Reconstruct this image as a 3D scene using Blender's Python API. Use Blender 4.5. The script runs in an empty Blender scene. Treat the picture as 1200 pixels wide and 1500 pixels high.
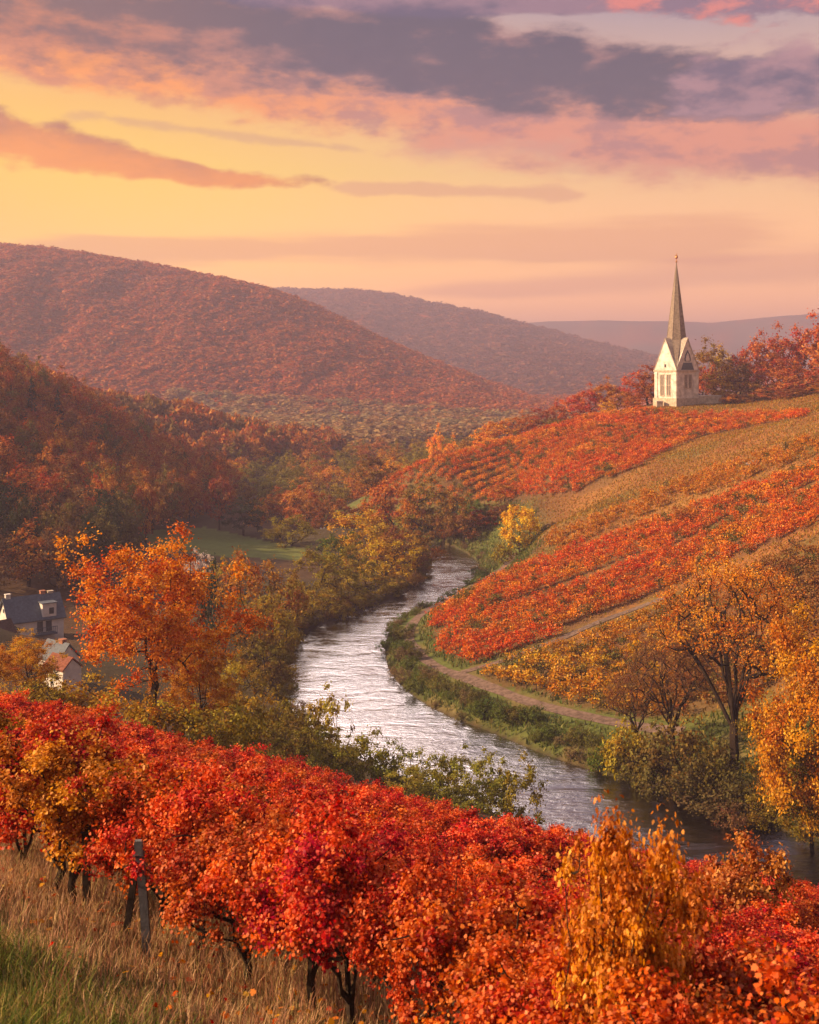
import bpy, math, random
import numpy as np

# ------------------------------------------------------------------ camera, sky, sun, exposure
S = bpy.context.scene
C = S.collection
F, HOR, EYE = 1700.0, 530.0, 40.0        # focal length in photo pixels, horizon row, eye height above the river
W_PX, H_PX = 1200.0, 1500.0
cam_d = bpy.data.cameras.new('camera')
cam = bpy.data.objects.new('camera', cam_d)
C.objects.link(cam)
cam.location = (0, 0, EYE)
cam.rotation_euler = (math.radians(90), 0, 0)
cam_d.sensor_fit = 'VERTICAL'
cam_d.sensor_height = 36.0
cam_d.lens = F / H_PX * 36.0
cam_d.shift_y = -(H_PX / 2 - HOR) / H_PX
cam_d.clip_start = 0.5
cam_d.clip_end = 20000
cam_d.dof.use_dof = True
cam_d.dof.focus_distance = 110
cam_d.dof.aperture_fstop = 4.0
S.camera = cam

SUN_AZ, SUN_EL = math.radians(-94), math.radians(27)     # left of the view, low
sun_d = bpy.data.lights.new('sun', 'SUN')
sun = bpy.data.objects.new('sun', sun_d)
C.objects.link(sun)
sun_d.energy = 5.0
sun_d.angle = math.radians(0.9)
sun_d.color = (1.0, 0.66, 0.36)
sun.location = (-200, 80, 200)
sun.rotation_euler = (math.radians(90) - SUN_EL, 0, math.radians(180) - SUN_AZ)

S.view_settings.view_transform = 'Standard'
S.view_settings.look = 'None'
S.view_settings.gamma = 1.0
S.view_settings.exposure = 1.2
HAZE = 4.8e-4
S.render.engine = 'CYCLES'
cy = S.cycles
cy.use_denoising = True
cy.max_bounces = 6
cy.diffuse_bounces = 2
cy.glossy_bounces = 2
cy.transmission_bounces = 3
cy.volume_bounces = 0
cy.transparent_max_bounces = 4
cy.caustics_reflective = False
cy.caustics_refractive = False


def lin(r, g, b):
    f = lambda c: c / 12.92 if c <= 0.04045 else ((c + 0.055) / 1.055) ** 2.4
    return (f(r / 255), f(g / 255), f(b / 255), 1.0)


class E:
    """a tiny expression builder for scalar shader maths"""
    nt = None

    def __init__(s, sock):
        s.s = sock

    @staticmethod
    def m(op, *a, clamp=False):
        n = E.nt.nodes.new('ShaderNodeMath')
        n.operation = op
        n.use_clamp = clamp
        for i, x in enumerate(a):
            if isinstance(x, E):
                E.nt.links.new(x.s, n.inputs[i])
            else:
                n.inputs[i].default_value = x
        return E(n.outputs[0])
    def __add__(s, o): return E.m('ADD', s, o)
    def __radd__(s, o): return E.m('ADD', o, s)
    def __sub__(s, o): return E.m('SUBTRACT', s, o)
    def __rsub__(s, o): return E.m('SUBTRACT', o, s)
    def __mul__(s, o): return E.m('MULTIPLY', s, o)
    def __rmul__(s, o): return E.m('MULTIPLY', o, s)
    def __truediv__(s, o): return E.m('DIVIDE', s, o)
    def __pow__(s, o): return E.m('POWER', s, o)

    def step(s, a, b, lo=0.0, hi=1.0):
        n = E.nt.nodes.new('ShaderNodeMapRange')
        n.interpolation_type = 'SMOOTHSTEP'
        E.nt.links.new(s.s, n.inputs[0])
        for i, v in enumerate((a, b, lo, hi)):
            n.inputs[1 + i].default_value = v
        return E(n.outputs[0])


def n_mix(nt, fac, a, b, blend='MIX'):
    n = nt.nodes.new('ShaderNodeMix')
    n.data_type = 'RGBA'
    n.blend_type = blend
    n.clamp_factor = True
    for idx, v in ((0, fac), (6, a), (7, b)):
        if isinstance(v, E):
            v = v.s
        if isinstance(v, (int, float)):
            n.inputs[idx].default_value = v
        elif isinstance(v, tuple):
            n.inputs[idx].default_value = v if len(v) == 4 else (*v, 1)
        else:
            nt.links.new(v, n.inputs[idx])
    return n.outputs[2]


def n_ramp(nt, fac, stops):
    n = nt.nodes.new('ShaderNodeValToRGB')
    el = n.color_ramp.elements
    while len(el) < len(stops):
        el.new(0.5)
    for e, (p, c) in zip(el, stops):
        e.position = p
        e.color = c if len(c) == 4 else (*c, 1)
    nt.links.new(fac.s if isinstance(fac, E) else fac, n.inputs[0])
    return n.outputs[0]


def n_noise(nt, vec, scale, detail=4, rough=0.55, dist=0.0):
    n = nt.nodes.new('ShaderNodeTexNoise')
    n.inputs['Scale'].default_value = scale
    n.inputs['Detail'].default_value = detail
    n.inputs['Roughness'].default_value = rough
    n.inputs['Distortion'].default_value = dist
    if vec is not None:
        nt.links.new(vec, n.inputs['Vector'])
    return n


def build_world():
    w = bpy.data.worlds.new('World')
    S.world = w
    w.use_nodes = True
    nt = w.node_tree
    nt.nodes.clear()
    E.nt = nt
    out = nt.nodes.new('ShaderNodeOutputWorld')
    tc = nt.nodes.new('ShaderNodeTexCoord')
    sep = nt.nodes.new('ShaderNodeSeparateXYZ')
    nt.links.new(tc.outputs['Generated'], sep.inputs[0])
    x, y, z = (E(sep.outputs[i]) for i in range(3))
    h = E.m('SQRT', x * x + y * y + 1e-6)
    az = E.m('ARCTAN2', x, y)            # compass angle from straight up the valley
    el = z / h                            # tangent of the elevation
    # in hundredths, so that numbers stay readable: u = 100*azimuth, v = 100*tan(elevation)
    u = az * 100.0
    v = el * 100.0

    def vec(a, b, c=0.0):
        n = nt.nodes.new('ShaderNodeCombineXYZ')
        for i, q in enumerate((a, b, c)):
            if isinstance(q, E):
                nt.links.new(q.s, n.inputs[i])
            else:
                n.inputs[i].default_value = q
        return n.outputs[0]

    # --- clear sky between the clouds
    r = E.m('MULTIPLY', v, 1 / 60.0, clamp=True)
    gain = lambda c, k: (c[0] * k, c[1] * k, c[2] * k, 1.0)
    left = n_ramp(nt, r, [(0.0, gain(lin(252, 166, 80), 3.0)), (0.15, gain(lin(255, 190, 80), 1.65)), (0.27, gain(lin(255, 206, 70), 1.1)), (0.36, lin(252, 188, 90)),
                          (0.48, lin(225, 175, 135)), (0.62, lin(190, 165, 160)), (1.0, lin(215, 200, 205))])
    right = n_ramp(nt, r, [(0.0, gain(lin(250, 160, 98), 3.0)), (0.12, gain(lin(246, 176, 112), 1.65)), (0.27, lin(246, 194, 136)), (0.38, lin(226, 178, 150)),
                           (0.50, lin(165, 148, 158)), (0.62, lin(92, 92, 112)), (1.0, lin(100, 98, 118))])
    base = n_mix(nt, u.step(-34, 26), left, right)
    # glow round the sunset
    glow = E.m('EXPONENT', -1.0 * (((u + 46.0) / 20.0) ** 2.0 + ((v - 15.0) / 8.0) ** 2.0))
    base = n_mix(nt, glow * 0.9, base, lin(255, 206, 76))

    # --- noises, stretched along the horizon
    warp = n_noise(nt, vec(u * 0.045, v * 0.11, 3.1), 1.0, 3, 0.5)
    wv = nt.nodes.new('ShaderNodeSeparateXYZ')
    nt.links.new(warp.outputs['Color'], wv.inputs[0])
    wu = (E(wv.outputs[0]) - 0.5) * 6.0
    wvv = (E(wv.outputs[1]) - 0.5) * 3.2
    big = E(n_noise(nt, vec(u * 0.09 + wu * 0.10, v * 0.26 + wvv * 0.10, 0.0), 1.0, 7, 0.58).outputs[0])
    fine = E(n_noise(nt, vec(u * 0.30, v * 0.75, 7.7), 1.0, 6, 0.62).outputs[0])
    cell = nt.nodes.new('ShaderNodeTexNoise')
    cell.inputs['Scale'].default_value = 1.0
    cell.inputs['Detail'].default_value = 9
    cell.inputs['Roughness'].default_value = 0.6
    nt.links.new(vec(u * 0.20 + wu * 0.05, v * 0.40 + wvv * 0.06, 21.0), cell.inputs['Vector'])
    puff = E(cell.outputs[0])
    lump = (big - 0.5) * 2.0 + (puff - 0.5) * 1.7 + (fine - 0.5) * 0.9
    streak = E(n_noise(nt, vec(u * 0.06, v * 0.62, 11.0), 1.0, 5, 0.55).outputs[0])

    def band(u0, v0, u1, v1, t0, t1):
        """field that is 1 on the line (u0,v0)-(u1,v1) and 0 at the half thickness t0..t1"""
        k = (u - u0) / (u1 - u0)
        kc = E.m('MAXIMUM', E.m('MINIMUM', k, 1.0), 0.0)
        vc = kc * (v1 - v0) + v0
        th = kc * (t1 - t0) + t0
        d = (v - vc) / th
        ends = E.m('MAXIMUM', E.m('MAXIMUM', -1.0 * k, k - 1.0), 0.0) * 5.0
        return 1.0 - E.m('SQRT', d * d + ends * ends)

    sky = base
    # low thin purple bands over the far hills
    m3 = ((band(-24, 9.4, 24, 10.2, 1.5, 2.2) + (streak - 0.5) * 1.5 + 0.15).step(0.1, 0.7)) * 0.6
    sky = n_mix(nt, m3, sky, lin(240, 160, 112))
    m3b = ((band(8, 6.2, 60, 9.8, 1.2, 3.4) + (streak - 0.5) * 1.4).step(0.0, 0.8)) * 0.5
    sky = n_mix(nt, m3b, sky, lin(240, 156, 122))
    # pink cirrus at the right, below the dark bank
    mc = ((band(4, 19.0, 40, 16.6, 3.0, 4.6) + lump * 0.7).step(0.0, 0.8)) * 0.8
    sky = n_mix(nt, mc, sky, n_mix(nt, puff.step(0.38, 0.62), lin(205, 132, 124), lin(248, 170, 120)))
    mcw = ((band(-4, 15.0, 12, 14.4, 0.8, 0.9) + lump * 0.7).step(0.05, 0.6)) * 0.6
    sky = n_mix(nt, mcw, sky, lin(224, 154, 118))
    mcs = ((band(-26, 20.4, -6, 18.4, 0.9, 0.7) + lump * 0.9 - 0.2).step(0.05, 0.7)) * 0.45
    sky = n_mix(nt, mcs, sky, lin(196, 140, 120))
    # warm underside of the dark bank
    mg = (band(-42, 27.4, 30, 18.6, 3.6, 4.6) + lump * 0.8).step(-0.05, 0.6)
    warm = n_mix(nt, u.step(-26, 14), lin(255, 150, 62), lin(228, 142, 114))
    warm = n_mix(nt, puff.step(0.42, 0.60), warm, n_mix(nt, u.step(-26, 6), lin(214, 128, 92), lin(176, 116, 118)))
    sky = n_mix(nt, mg * 0.92, sky, warm)
    # the dark bank
    fd = band(-44, 33.2, 29, 22.6, 7.6, 3.0) + lump * 0.5
    md = fd.step(-0.08, 0.42)
    shade = (lump * 0.8 + fd * 0.9 + (u + 20.0) * 0.008).step(-0.1, 0.85)
    dk_left = n_mix(nt, shade, lin(200, 118, 84), lin(106, 80, 86))
    dk_right = n_mix(nt, shade, lin(160, 112, 112), lin(66, 68, 92))
    sky = n_mix(nt, md * 0.98, sky, n_mix(nt, u.step(-32, -4), dk_left, dk_right))
    mt = (band(-12, 31.6, 16, 30.4, 1.6, 1.0) + lump * 0.5).step(-0.05, 0.35)
    sky = n_mix(nt, mt * 0.95, sky, n_mix(nt, shade, lin(140, 108, 126), lin(78, 76, 106)))
    # upper right bank and its pink head
    mr = (band(27, 23.0, 60, 21.5, 3.4, 5.5) + lump * 0.8).step(0.0, 0.5)
    sky = n_mix(nt, mr * 0.85, sky, n_mix(nt, puff.step(0.35, 0.62), lin(92, 84, 112), lin(176, 130, 138)))
    mp = (band(22, 30.4, 60, 29.8, 2.2, 2.8) + lump * 0.8).step(0.0, 0.4)
    sky = n_mix(nt, mp * 0.9, sky, n_mix(nt, puff.step(0.42, 0.6), lin(122, 96, 120), lin(226, 124, 112)))
    # orange bank at the left
    mo = (band(-60, 22.4, -16, 15.6, 5.0, 0.9) + lump * 0.75).step(-0.05, 0.45)
    sky = n_mix(nt, mo * 0.95, sky, n_mix(nt, (lump * 0.7 + (v - 18.8 + (u + 30.0) * 0.15) * 0.30).step(-0.7, 0.6), lin(252, 146, 48), lin(176, 104, 80)))
    # bright patch added to the unseen upper sky, for the river to mirror
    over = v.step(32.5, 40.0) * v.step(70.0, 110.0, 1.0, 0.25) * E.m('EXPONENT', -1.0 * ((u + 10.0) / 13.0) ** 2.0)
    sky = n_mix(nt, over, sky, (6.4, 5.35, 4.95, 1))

    nish = nt.nodes.new('ShaderNodeTexSky')
    nish.sky_type = 'NISHITA'
    nish.sun_disc = False
    nish.sun_elevation = SUN_EL
    nish.sun_rotation = SUN_AZ
    nish.air_density = 1.6
    nish.dust_density = 3.0
    bg1 = nt.nodes.new('ShaderNodeBackground')
    bg1.inputs[1].default_value = 0.05
    nt.links.new(nish.outputs[0], bg1.inputs[0])
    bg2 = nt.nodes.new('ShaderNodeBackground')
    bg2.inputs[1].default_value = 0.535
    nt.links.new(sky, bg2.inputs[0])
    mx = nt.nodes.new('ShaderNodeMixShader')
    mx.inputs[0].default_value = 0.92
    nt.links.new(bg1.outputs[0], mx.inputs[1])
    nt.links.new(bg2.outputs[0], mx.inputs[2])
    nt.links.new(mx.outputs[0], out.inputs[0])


build_world()


# ------------------------------------------------------------------ ground heights
def smooth(a, b, x):
    a, b = np.asarray(a, float), np.asarray(b, float)
    t = np.clip((x - a) / (b - a), 0, 1)
    return t * t * (3 - 2 * t)


_rw = np.random.RandomState(5)
_wd = [(k * math.cos(a), k * math.sin(a), p) for k, a, p in zip(np.repeat([1, 1.9, 3.7, 7.1], 4), _rw.rand(16) * 6.28, _rw.rand(16) * 6.28)]


def wob(x, y, L):
    """smooth wandering noise, about -1..1, with bumps about L across"""
    r = 0.0
    for kx, ky, p in _wd:
        r = r + np.sin((kx * x + ky * y) * 6.28 / (2 * L) + p + 0.7 * np.sin((ky * x - kx * y) * 2.9 / L + p)) / math.hypot(kx, ky) ** 0.8
    return r / 4.0


def slope_plane(x, y):
    return EYE - (3.2 + 0.335 * y + 0.24 * x)


RB = np.array([(90, 62), (66, 78), (50, 86), (40, 92), (33.5, 96.5), (27.3, 103), (21.3, 109.7), (13.8, 117.2), (8.8, 124.8), (3.1, 132), (-1.25, 141.7), (-3.6, 152.8), (-4, 170),
               (-1.1, 181.3), (4.5, 191.5), (7.6, 198.8), (11.25, 212.5), (13.3, 226.7), (12.6, 238.6), (8.9, 251.9), (5.2, 256), (-2, 268), (-14, 277), (-22, 281)], float)
LB = np.array([(80, 44), (58, 60), (42, 72), (34, 79), (24, 88), (12, 98), (3, 108), (-6, 118), (-12.5, 130.8), (-15.3, 141.7), (-16.6, 158), (-16, 170), (-12, 178), (-7.6, 185),
               (-3, 194), (0.6, 203), (2.6, 214), (3.7, 226.7), (3.6, 240), (1.6, 250), (-6, 258), (-18, 264), (-26, 268)], float)


def chaikin(p, n=2):
    for _ in range(n):
        q = np.empty((2 * len(p), 2))
        q[0], q[-1] = p[0], p[-1]
        q[1:-1:2] = p[:-1] * 0.75 + p[1:] * 0.25
        q[2:-1:2] = p[:-1] * 0.25 + p[1:] * 0.75
        p = q
    return p


RB, LB = chaikin(RB), chaikin(LB)


def poly_dist(x, y, P):
    d = np.full(x.shape, 1e9)
    for a, b in zip(P[:-1], P[1:]):
        ab = b - a
        t = np.clip(((x - a[0]) * ab[0] + (y - a[1]) * ab[1]) / (ab @ ab + 1e-9), 0, 1)
        d = np.minimum(d, (x - a[0] - t * ab[0]) ** 2 + (y - a[1] - t * ab[1]) ** 2)
    return np.sqrt(d)


def inside(x, y, P):
    r = np.zeros(np.shape(x), bool)
    for (x0, y0), (x1, y1) in zip(P, np.roll(P, -1, 0)):
        if y0 == y1:
            continue
        c = ((y0 > y) != (y1 > y)) & (x < (x1 - x0) * (y - y0) / (y1 - y0) + x0)
        r ^= c
    return r


RIVER = np.vstack([RB, LB[::-1]])


def river_sd(x, y):
    """distance to the river's edge, negative in the water"""
    x, y = np.asarray(x, float), np.asarray(y, float)
    d = np.full(x.shape, 400.0)
    near = (y > 30) & (y < 420) & (x > -250) & (x < 180)
    if near.any():
        xs, ys = x[near], y[near]
        dd = np.minimum(poly_dist(xs, ys, RB), poly_dist(xs, ys, LB))
        dd[inside(xs, ys, RIVER)] *= -1
        d[near] = dd
    return d


# (photo column, distance, height) - height as a number, or 'r650' for the photo row where the ground shows
CP = [
    # left bank and village
    (300, 160, 2), (400, 160, 1.6), (330, 235, 'r800'), (240, 235, 'r786'), (430, 235, 2), (330, 262, 2.6), (240, 262, 4.5), (440, 270, 2),
    (50, 160, 2.4), (95, 112, 7.5), (0, 130, 7.5), (0, 175, 4.5), (150, 150, 3), (200, 190, 4), (-100, 140, 11), (-250, 130, 16), (120, 120, 5.5),
    # wooded hill at the left
    (0, 200, 9), (150, 215, 7), (220, 250, 5), (320, 300, 3.5), (0, 245, 20), (100, 255, 14), (180, 275, 10),
    (0, 290, 32), (100, 300, 25), (190, 310, 14), (300, 325, 3), (-200, 240, 30), (-200, 300, 38), (-500, 250, 32), (-300, 160, 13), (-600, 170, 14), (-300, 400, 40), (-600, 400, 38),
    # second wooded spur
    (160, 430, 19), (240, 430, 17), (330, 440, 11), (400, 450, 5.5), (480, 460, 1.5), (300, 380, 4), (200, 375, 9), (100, 400, 25), (0, 400, 34), (240, 530, 8), (0, 530, 18), (400, 570, 2),
    # valley floor
    (500, 300, 2), (600, 330, 3), (450, 380, 1.5), (550, 450, 1.5), (650, 500, 2), (700, 420, 6), (300, 640, 2), (600, 640, 1), (900, 640, 9), (0, 640, 8), (1300, 640, 24), (800, 480, 10), (1000, 480, 20),
    # vineyard hill
    (700, 330, 11), (800, 355, 17), (900, 365, 21),
    (540, 262, 'r732'), (640, 275, 'r682'), (720, 283, 'r656'), (800, 290, 'r632'), (880, 296, 'r612'), (940, 299, 'r600'), (640, 258, 'r745'), (740, 262, 'r720'),
    (750, 205, 'r832'), (750, 228, 3), (800, 125, 2.6), (800, 147, 4.2), (800, 175, 7), (800, 205, 10), (800, 250, 15.5), (640, 160, 2.8), (700, 150, 3), (640, 200, 2.2), (690, 236, 2),
    (980, 123, 3.2), (980, 155, 8.5), (980, 190, 14.3), (980, 222, 'r700'), (980, 260, 'r650'), (980, 292, 28), (900, 118, 2.3), (1000, 108, 2), (1100, 104, 2.4),
    (1200, 110, 6), (1200, 130, 12.5), (1200, 150, 18.0), (1200, 190, 23.3), (1200, 240, 30), (1200, 300, 33), (1450, 150, 26), (1450, 250, 40), (1450, 350, 44), (1500, 100, 8), (1800, 220, 46),
    (1100, 110, 3.5), (1100, 125, 6.5), (1100, 160, 14), (1100, 200, 'r690'), (1100, 260, 'r622'), (1060, 295, 28.6), (990, 302, 29), (1040, 304, 29.2), (990, 325, 29.4), (1100, 315, 31), (1200, 350, 36), (1000, 370, 26),
]
for _c in range(-200, 1401, 200):
    for _y in (62, 84):
        _x = (_c - 600) / F * _y
        CP.append((_c, _y, max(1.2, float(slope_plane(_x, _y)))))
CP += [(350, 105, 3.5), (350, 125, 1.6), (200, 105, 6.5)]
_cx = np.array([(c - 600) / F * y for c, y, z in CP])
_cyy = np.array([float(y) for c, y, z in CP])
_cz = np.array([EYE - (float(z[1:]) - HOR) / F * y if isinstance(z, str) else float(z) for c, y, z in CP])


def _tps_k(r2):
    return np.where(r2 > 1e-9, r2 * np.log(r2 + 1e-12), 0.0)


def _warp(x, y):
    # finer nearby than far away
    return x / 60.0, (y / 60.0) ** 0.9


_px, _py = _warp(_cx, _cyy)
_n = len(_px)
_A = np.zeros((_n + 3, _n + 3))
_A[:_n, :_n] = _tps_k((_px[:, None] - _px) ** 2 + (_py[:, None] - _py) ** 2) + np.eye(_n) * 0.004
_A[:_n, _n:] = np.stack([np.ones(_n), _px, _py], 1)
_A[_n:, :_n] = _A[:_n, _n:].T
_sol = np.linalg.solve(_A, np.concatenate([_cz, np.zeros(3)]))


def tps(x, y):
    qx, qy = _warp(x, y)
    r = _sol[_n] + _sol[_n + 1] * qx + _sol[_n + 2] * qy
    for i in range(_n):
        r = r + _sol[i] * _tps_k((qx - _px[i]) ** 2 + (qy - _py[i]) ** 2)
    return r


def hill(x, y, cols, rows, yc, front, back, base=2.0):
    """a far ridge: its skyline runs through the photo points (cols, rows) at distance yc"""
    yc_ = yc + 0.0 * x
    col = x / yc * F + 600
    top = EYE - (np.interp(col, cols, rows) - HOR) / F * yc
    k = np.where(y < yc_, smooth(0, 1, 1 - (yc_ - y) / front), smooth(0, 1, 1 - (y - yc_) / back))
    spur = 1 + 0.22 * wob(x, y * 0.35, yc * 0.11) * (k * (1 - k) * 4)
    return base + (top - base) * k * spur


def ground(x, y):
    x, y = np.asarray(x, float), np.asarray(y, float)
    shp = x.shape
    x, y = x.ravel(), y.ravel()
    z = np.empty(x.shape)
    for i in range(0, len(x), 40000):
        xs, ys = x[i:i + 40000], y[i:i + 40000]
        mid = tps(np.clip(xs, -260, 260), np.clip(ys, 55, 660))
        mid = np.clip(mid, 1.0, 75) + 0.35 * wob(xs, ys, 22) * smooth(60, 120, ys)
        sd = river_sd(xs, ys)
        mid = np.maximum(mid, 1.0)
        mid = 0.75 + (mid - 0.75) * smooth(-1, 14, sd)
        far = 2.0 + 1.5 * wob(xs, ys, 150) + 0 * xs
        far = np.maximum(far, hill(xs, ys, [-900, -300, 0, 60, 130, 200, 260, 330, 400, 450, 500, 560, 620, 700, 760, 800, 1600], [300, 330, 364, 368, 378, 389, 400, 414, 430, 448, 472, 502, 528, 560, 580, 602, 602], 1080, 420, 500, 0))
        far = np.maximum(far, hill(xs, ys, [-400, 200, 400, 450, 500, 550, 600, 650, 700, 740, 790, 840, 900, 960, 1010, 1500], [470, 450, 428, 428, 430, 433, 442, 454, 464, 474, 486, 500, 516, 530, 545, 575], 2200, 1000, 900, 0))
        far = np.maximum(far, hill(xs, ys, [-900, 500, 700, 800, 860, 930, 990, 1040, 1090, 1140, 1200, 1700, 3000], [480, 490, 478, 471, 470, 470, 470, 473, 468, 463, 458, 455, 455], 3300, 800, 1200, 0))
        k = smooth(430, 640, ys)
        zz = mid * (1 - k) + far * k
        pl = slope_plane(xs, ys) + 0.10 * wob(xs, ys, 2.4) * smooth(3, 12, ys) + 0.25 * wob(xs, ys, 9) * smooth(6, 25, ys)
        near_k = 1 - smooth(52, 78, ys)
        zz = zz * (1 - near_k) + np.maximum(pl, np.where(ys < 40, -99, 0.9)) * near_k
        # river bed and banks
        bank = smooth(-2.2, 2.0, sd)
        zz = np.where(sd < 14, zz * bank + (-1.6) * (1 - bank), zz)
        z[i:i + 40000] = zz
    return z.reshape(shp)


def gz(x, y):
    return float(ground(np.array([x]), np.array([y]))[0])


def to_px(x, y, z):
    return 600 + F * x / y, HOR + F * (EYE - z) / y


def at(col, dist):
    """world point of the ground under photo column col at distance dist"""
    x = (col - 600) / F * dist
    return x, dist, gz(x, dist)


# ------------------------------------------------------------------ mesh helpers
def tag(o, label=None, cat=None, group=None, kind=None):
    if label: o['label'] = label
    if cat: o['category'] = cat
    if group: o['group'] = group
    if kind: o['kind'] = kind
    return o


def new_mesh(name, verts, faces, mats, attrs=None, midx=None, smooth_=False):
    """verts (n,3); faces (m,k) array or list of index lists; attrs {name: per-face floats or rgb}"""
    me = bpy.data.meshes.new(name)
    verts = np.asarray(verts, np.float32)
    if isinstance(faces, np.ndarray):
        m, k = faces.shape
        me.vertices.add(len(verts))
        me.vertices.foreach_set('co', verts.ravel())
        me.loops.add(m * k)
        me.loops.foreach_set('vertex_index', faces.astype(np.int32).ravel())
        me.polygons.add(m)
        me.polygons.foreach_set('loop_start', np.arange(0, m * k, k, dtype=np.int32))
        me.update(calc_edges=True)
    else:
        me.from_pydata([tuple(map(float, v)) for v in verts], [], [tuple(int(i) for i in f) for f in faces])
    for m_ in mats if isinstance(mats, (list, tuple)) else [mats]:
        me.materials.append(m_)
    for an, av in (attrs or {}).items():
        av = np.asarray(av, np.float32)
        if av.ndim == 1:
            me.attributes.new(an, 'FLOAT', 'FACE').data.foreach_set('value', av)
        else:
            if av.shape[1] == 3:
                av = np.concatenate([av, np.ones((len(av), 1), np.float32)], 1)
            dom = 'FACE' if len(av) == len(me.polygons) and len(av) != len(me.vertices) else 'POINT'
            me.attributes.new(an, 'FLOAT_COLOR', dom).data.foreach_set('color', av.ravel())
    if midx is not None:
        me.polygons.foreach_set('material_index', np.asarray(midx, np.int32))
    if smooth_:
        me.polygons.foreach_set('use_smooth', np.ones(len(me.polygons), bool))
    me.update()
    return me


def link(name, me, parent=None, loc=(0, 0, 0), rz=0.0):
    o = bpy.data.objects.new(name, me)
    C.objects.link(o)
    o.location = loc
    o.rotation_euler = (0, 0, rz)
    if parent is not None:
        o.parent = parent
    return o


def empty(name, label, cat, loc, rz=0.0, group=None):
    return tag(link(name, None, None, loc, rz), label, cat, group)


class MB:
    """collects boxes, prisms and tubes for one mesh"""
    def __init__(s):
        s.v, s.f = [], []

    def add(s, v, f):
        n = len(s.v)
        s.v += [tuple(p) for p in v]
        s.f += [[i + n for i in q] for q in f]
        return s

    def box(s, x0, x1, y0, y1, z0, z1):
        v = [(x, y, z) for z in (z0, z1) for y in (y0, y1) for x in (x0, x1)]
        return s.add(v, [(0, 2, 3, 1), (4, 5, 7, 6), (0, 1, 5, 4), (2, 6, 7, 3), (0, 4, 6, 2), (1, 3, 7, 5)])

    def prism(s, pts, d):
        """pts: planar outline of 3-D points, d: thickness vector"""
        n = len(pts)
        v = [tuple(p) for p in pts] + [(p[0] + d[0], p[1] + d[1], p[2] + d[2]) for p in pts]
        return s.add(v, [list(range(n))[::-1], list(range(n, 2 * n))] + [(i, (i + 1) % n, (i + 1) % n + n, i + n) for i in range(n)])

    def tube(s, pts, rad, k=6, cap=True):
        pts = [np.array(p, float) for p in pts]
        n0 = len(s.v)
        for i, p in enumerate(pts):
            t = pts[min(i + 1, len(pts) - 1)] - pts[max(i - 1, 0)]
            t /= np.linalg.norm(t) + 1e-9
            a = np.cross(t, (0.31, 0.94, 0.13) if abs(t[1]) < 0.9 else (1, 0, 0))
            a /= np.linalg.norm(a)
            b = np.cross(t, a)
            for j in range(k):
                q = 2 * math.pi * j / k
                s.v.append(tuple(p + rad[i] * (math.cos(q) * a + math.sin(q) * b)))
        for i in range(len(pts) - 1):
            for j in range(k):
                s.f.append([n0 + i * k + j, n0 + i * k + (j + 1) % k, n0 + (i + 1) * k + (j + 1) % k, n0 + (i + 1) * k + j])
        if cap:
            s.f.append([n0 + j for j in range(k)][::-1])
            s.f.append([n0 + (len(pts) - 1) * k + j for j in range(k)])
        return s

    def lathe(s, prof, k=12, c=(0, 0, 0)):
        n0 = len(s.v)
        for r, z in prof:
            for j in range(k):
                q = 2 * math.pi * j / k
                s.v.append((c[0] + r * math.cos(q), c[1] + r * math.sin(q), c[2] + z))
        for i in range(len(prof) - 1):
            for j in range(k):
                s.f.append([n0 + i * k + j, n0 + i * k + (j + 1) % k, n0 + (i + 1) * k + (j + 1) % k, n0 + (i + 1) * k + j])
        s.f.append([n0 + j for j in range(k)][::-1])
        s.f.append([n0 + (len(prof) - 1) * k + j for j in range(k)])
        return s

    def mesh(s, name, mat):
        return new_mesh(name, np.array(s.v), s.f, mat)

    def build(s, name, mat, parent=None, loc=(0, 0, 0), rz=0.0):
        return link(name, s.mesh(name, mat), parent, loc, rz)


# ------------------------------------------------------------------ materials
def mat_new(name):
    m = bpy.data.materials.new(name)
    m.use_nodes = True
    nt = m.node_tree
    nt.nodes.clear()
    E.nt = nt
    return m, nt, nt.nodes.new('ShaderNodeOutputMaterial')


def principled(nt, out, col, rough=0.8, spec=0.3, metal=0.0):
    p = nt.nodes.new('ShaderNodeBsdfPrincipled')
    if isinstance(col, tuple):
        p.inputs['Base Color'].default_value = col if len(col) == 4 else (*col, 1)
    else:
        nt.links.new(col, p.inputs['Base Color'])
    p.inputs['Roughness'].default_value = rough
    p.inputs['Specular IOR Level'].default_value = spec
    p.inputs['Metallic'].default_value = metal
    nt.links.new(p.outputs[0], out.inputs[0])
    return p


def bump(nt, p, height, strength, dist):
    b = nt.nodes.new('ShaderNodeBump')
    b.inputs['Strength'].default_value = strength
    b.inputs['Distance'].default_value = dist
    nt.links.new(height.s if isinstance(height, E) else height, b.inputs['Height'])
    nt.links.new(b.outputs[0], p.inputs['Normal'])


def mat_plain(name, col, rough=0.8, vary=0.25, scale=3.0, spec=0.25, bmp=0.0, metal=0.0):
    m, nt, out = mat_new(name)
    tc = nt.nodes.new('ShaderNodeTexCoord')
    nz = n_noise(nt, tc.outputs['Object'], scale, 6, 0.65)
    f = E(nz.outputs[0]).step(0.3, 0.7)
    a = tuple(c * (1 - vary) for c in col[:3])
    b = tuple(min(1, c * (1 + vary)) for c in col[:3])
    p = principled(nt, out, n_mix(nt, f, a, b), rough, spec, metal)
    if bmp:
        bump(nt, p, nz.outputs[0], 0.6, bmp)
    return m


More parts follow.
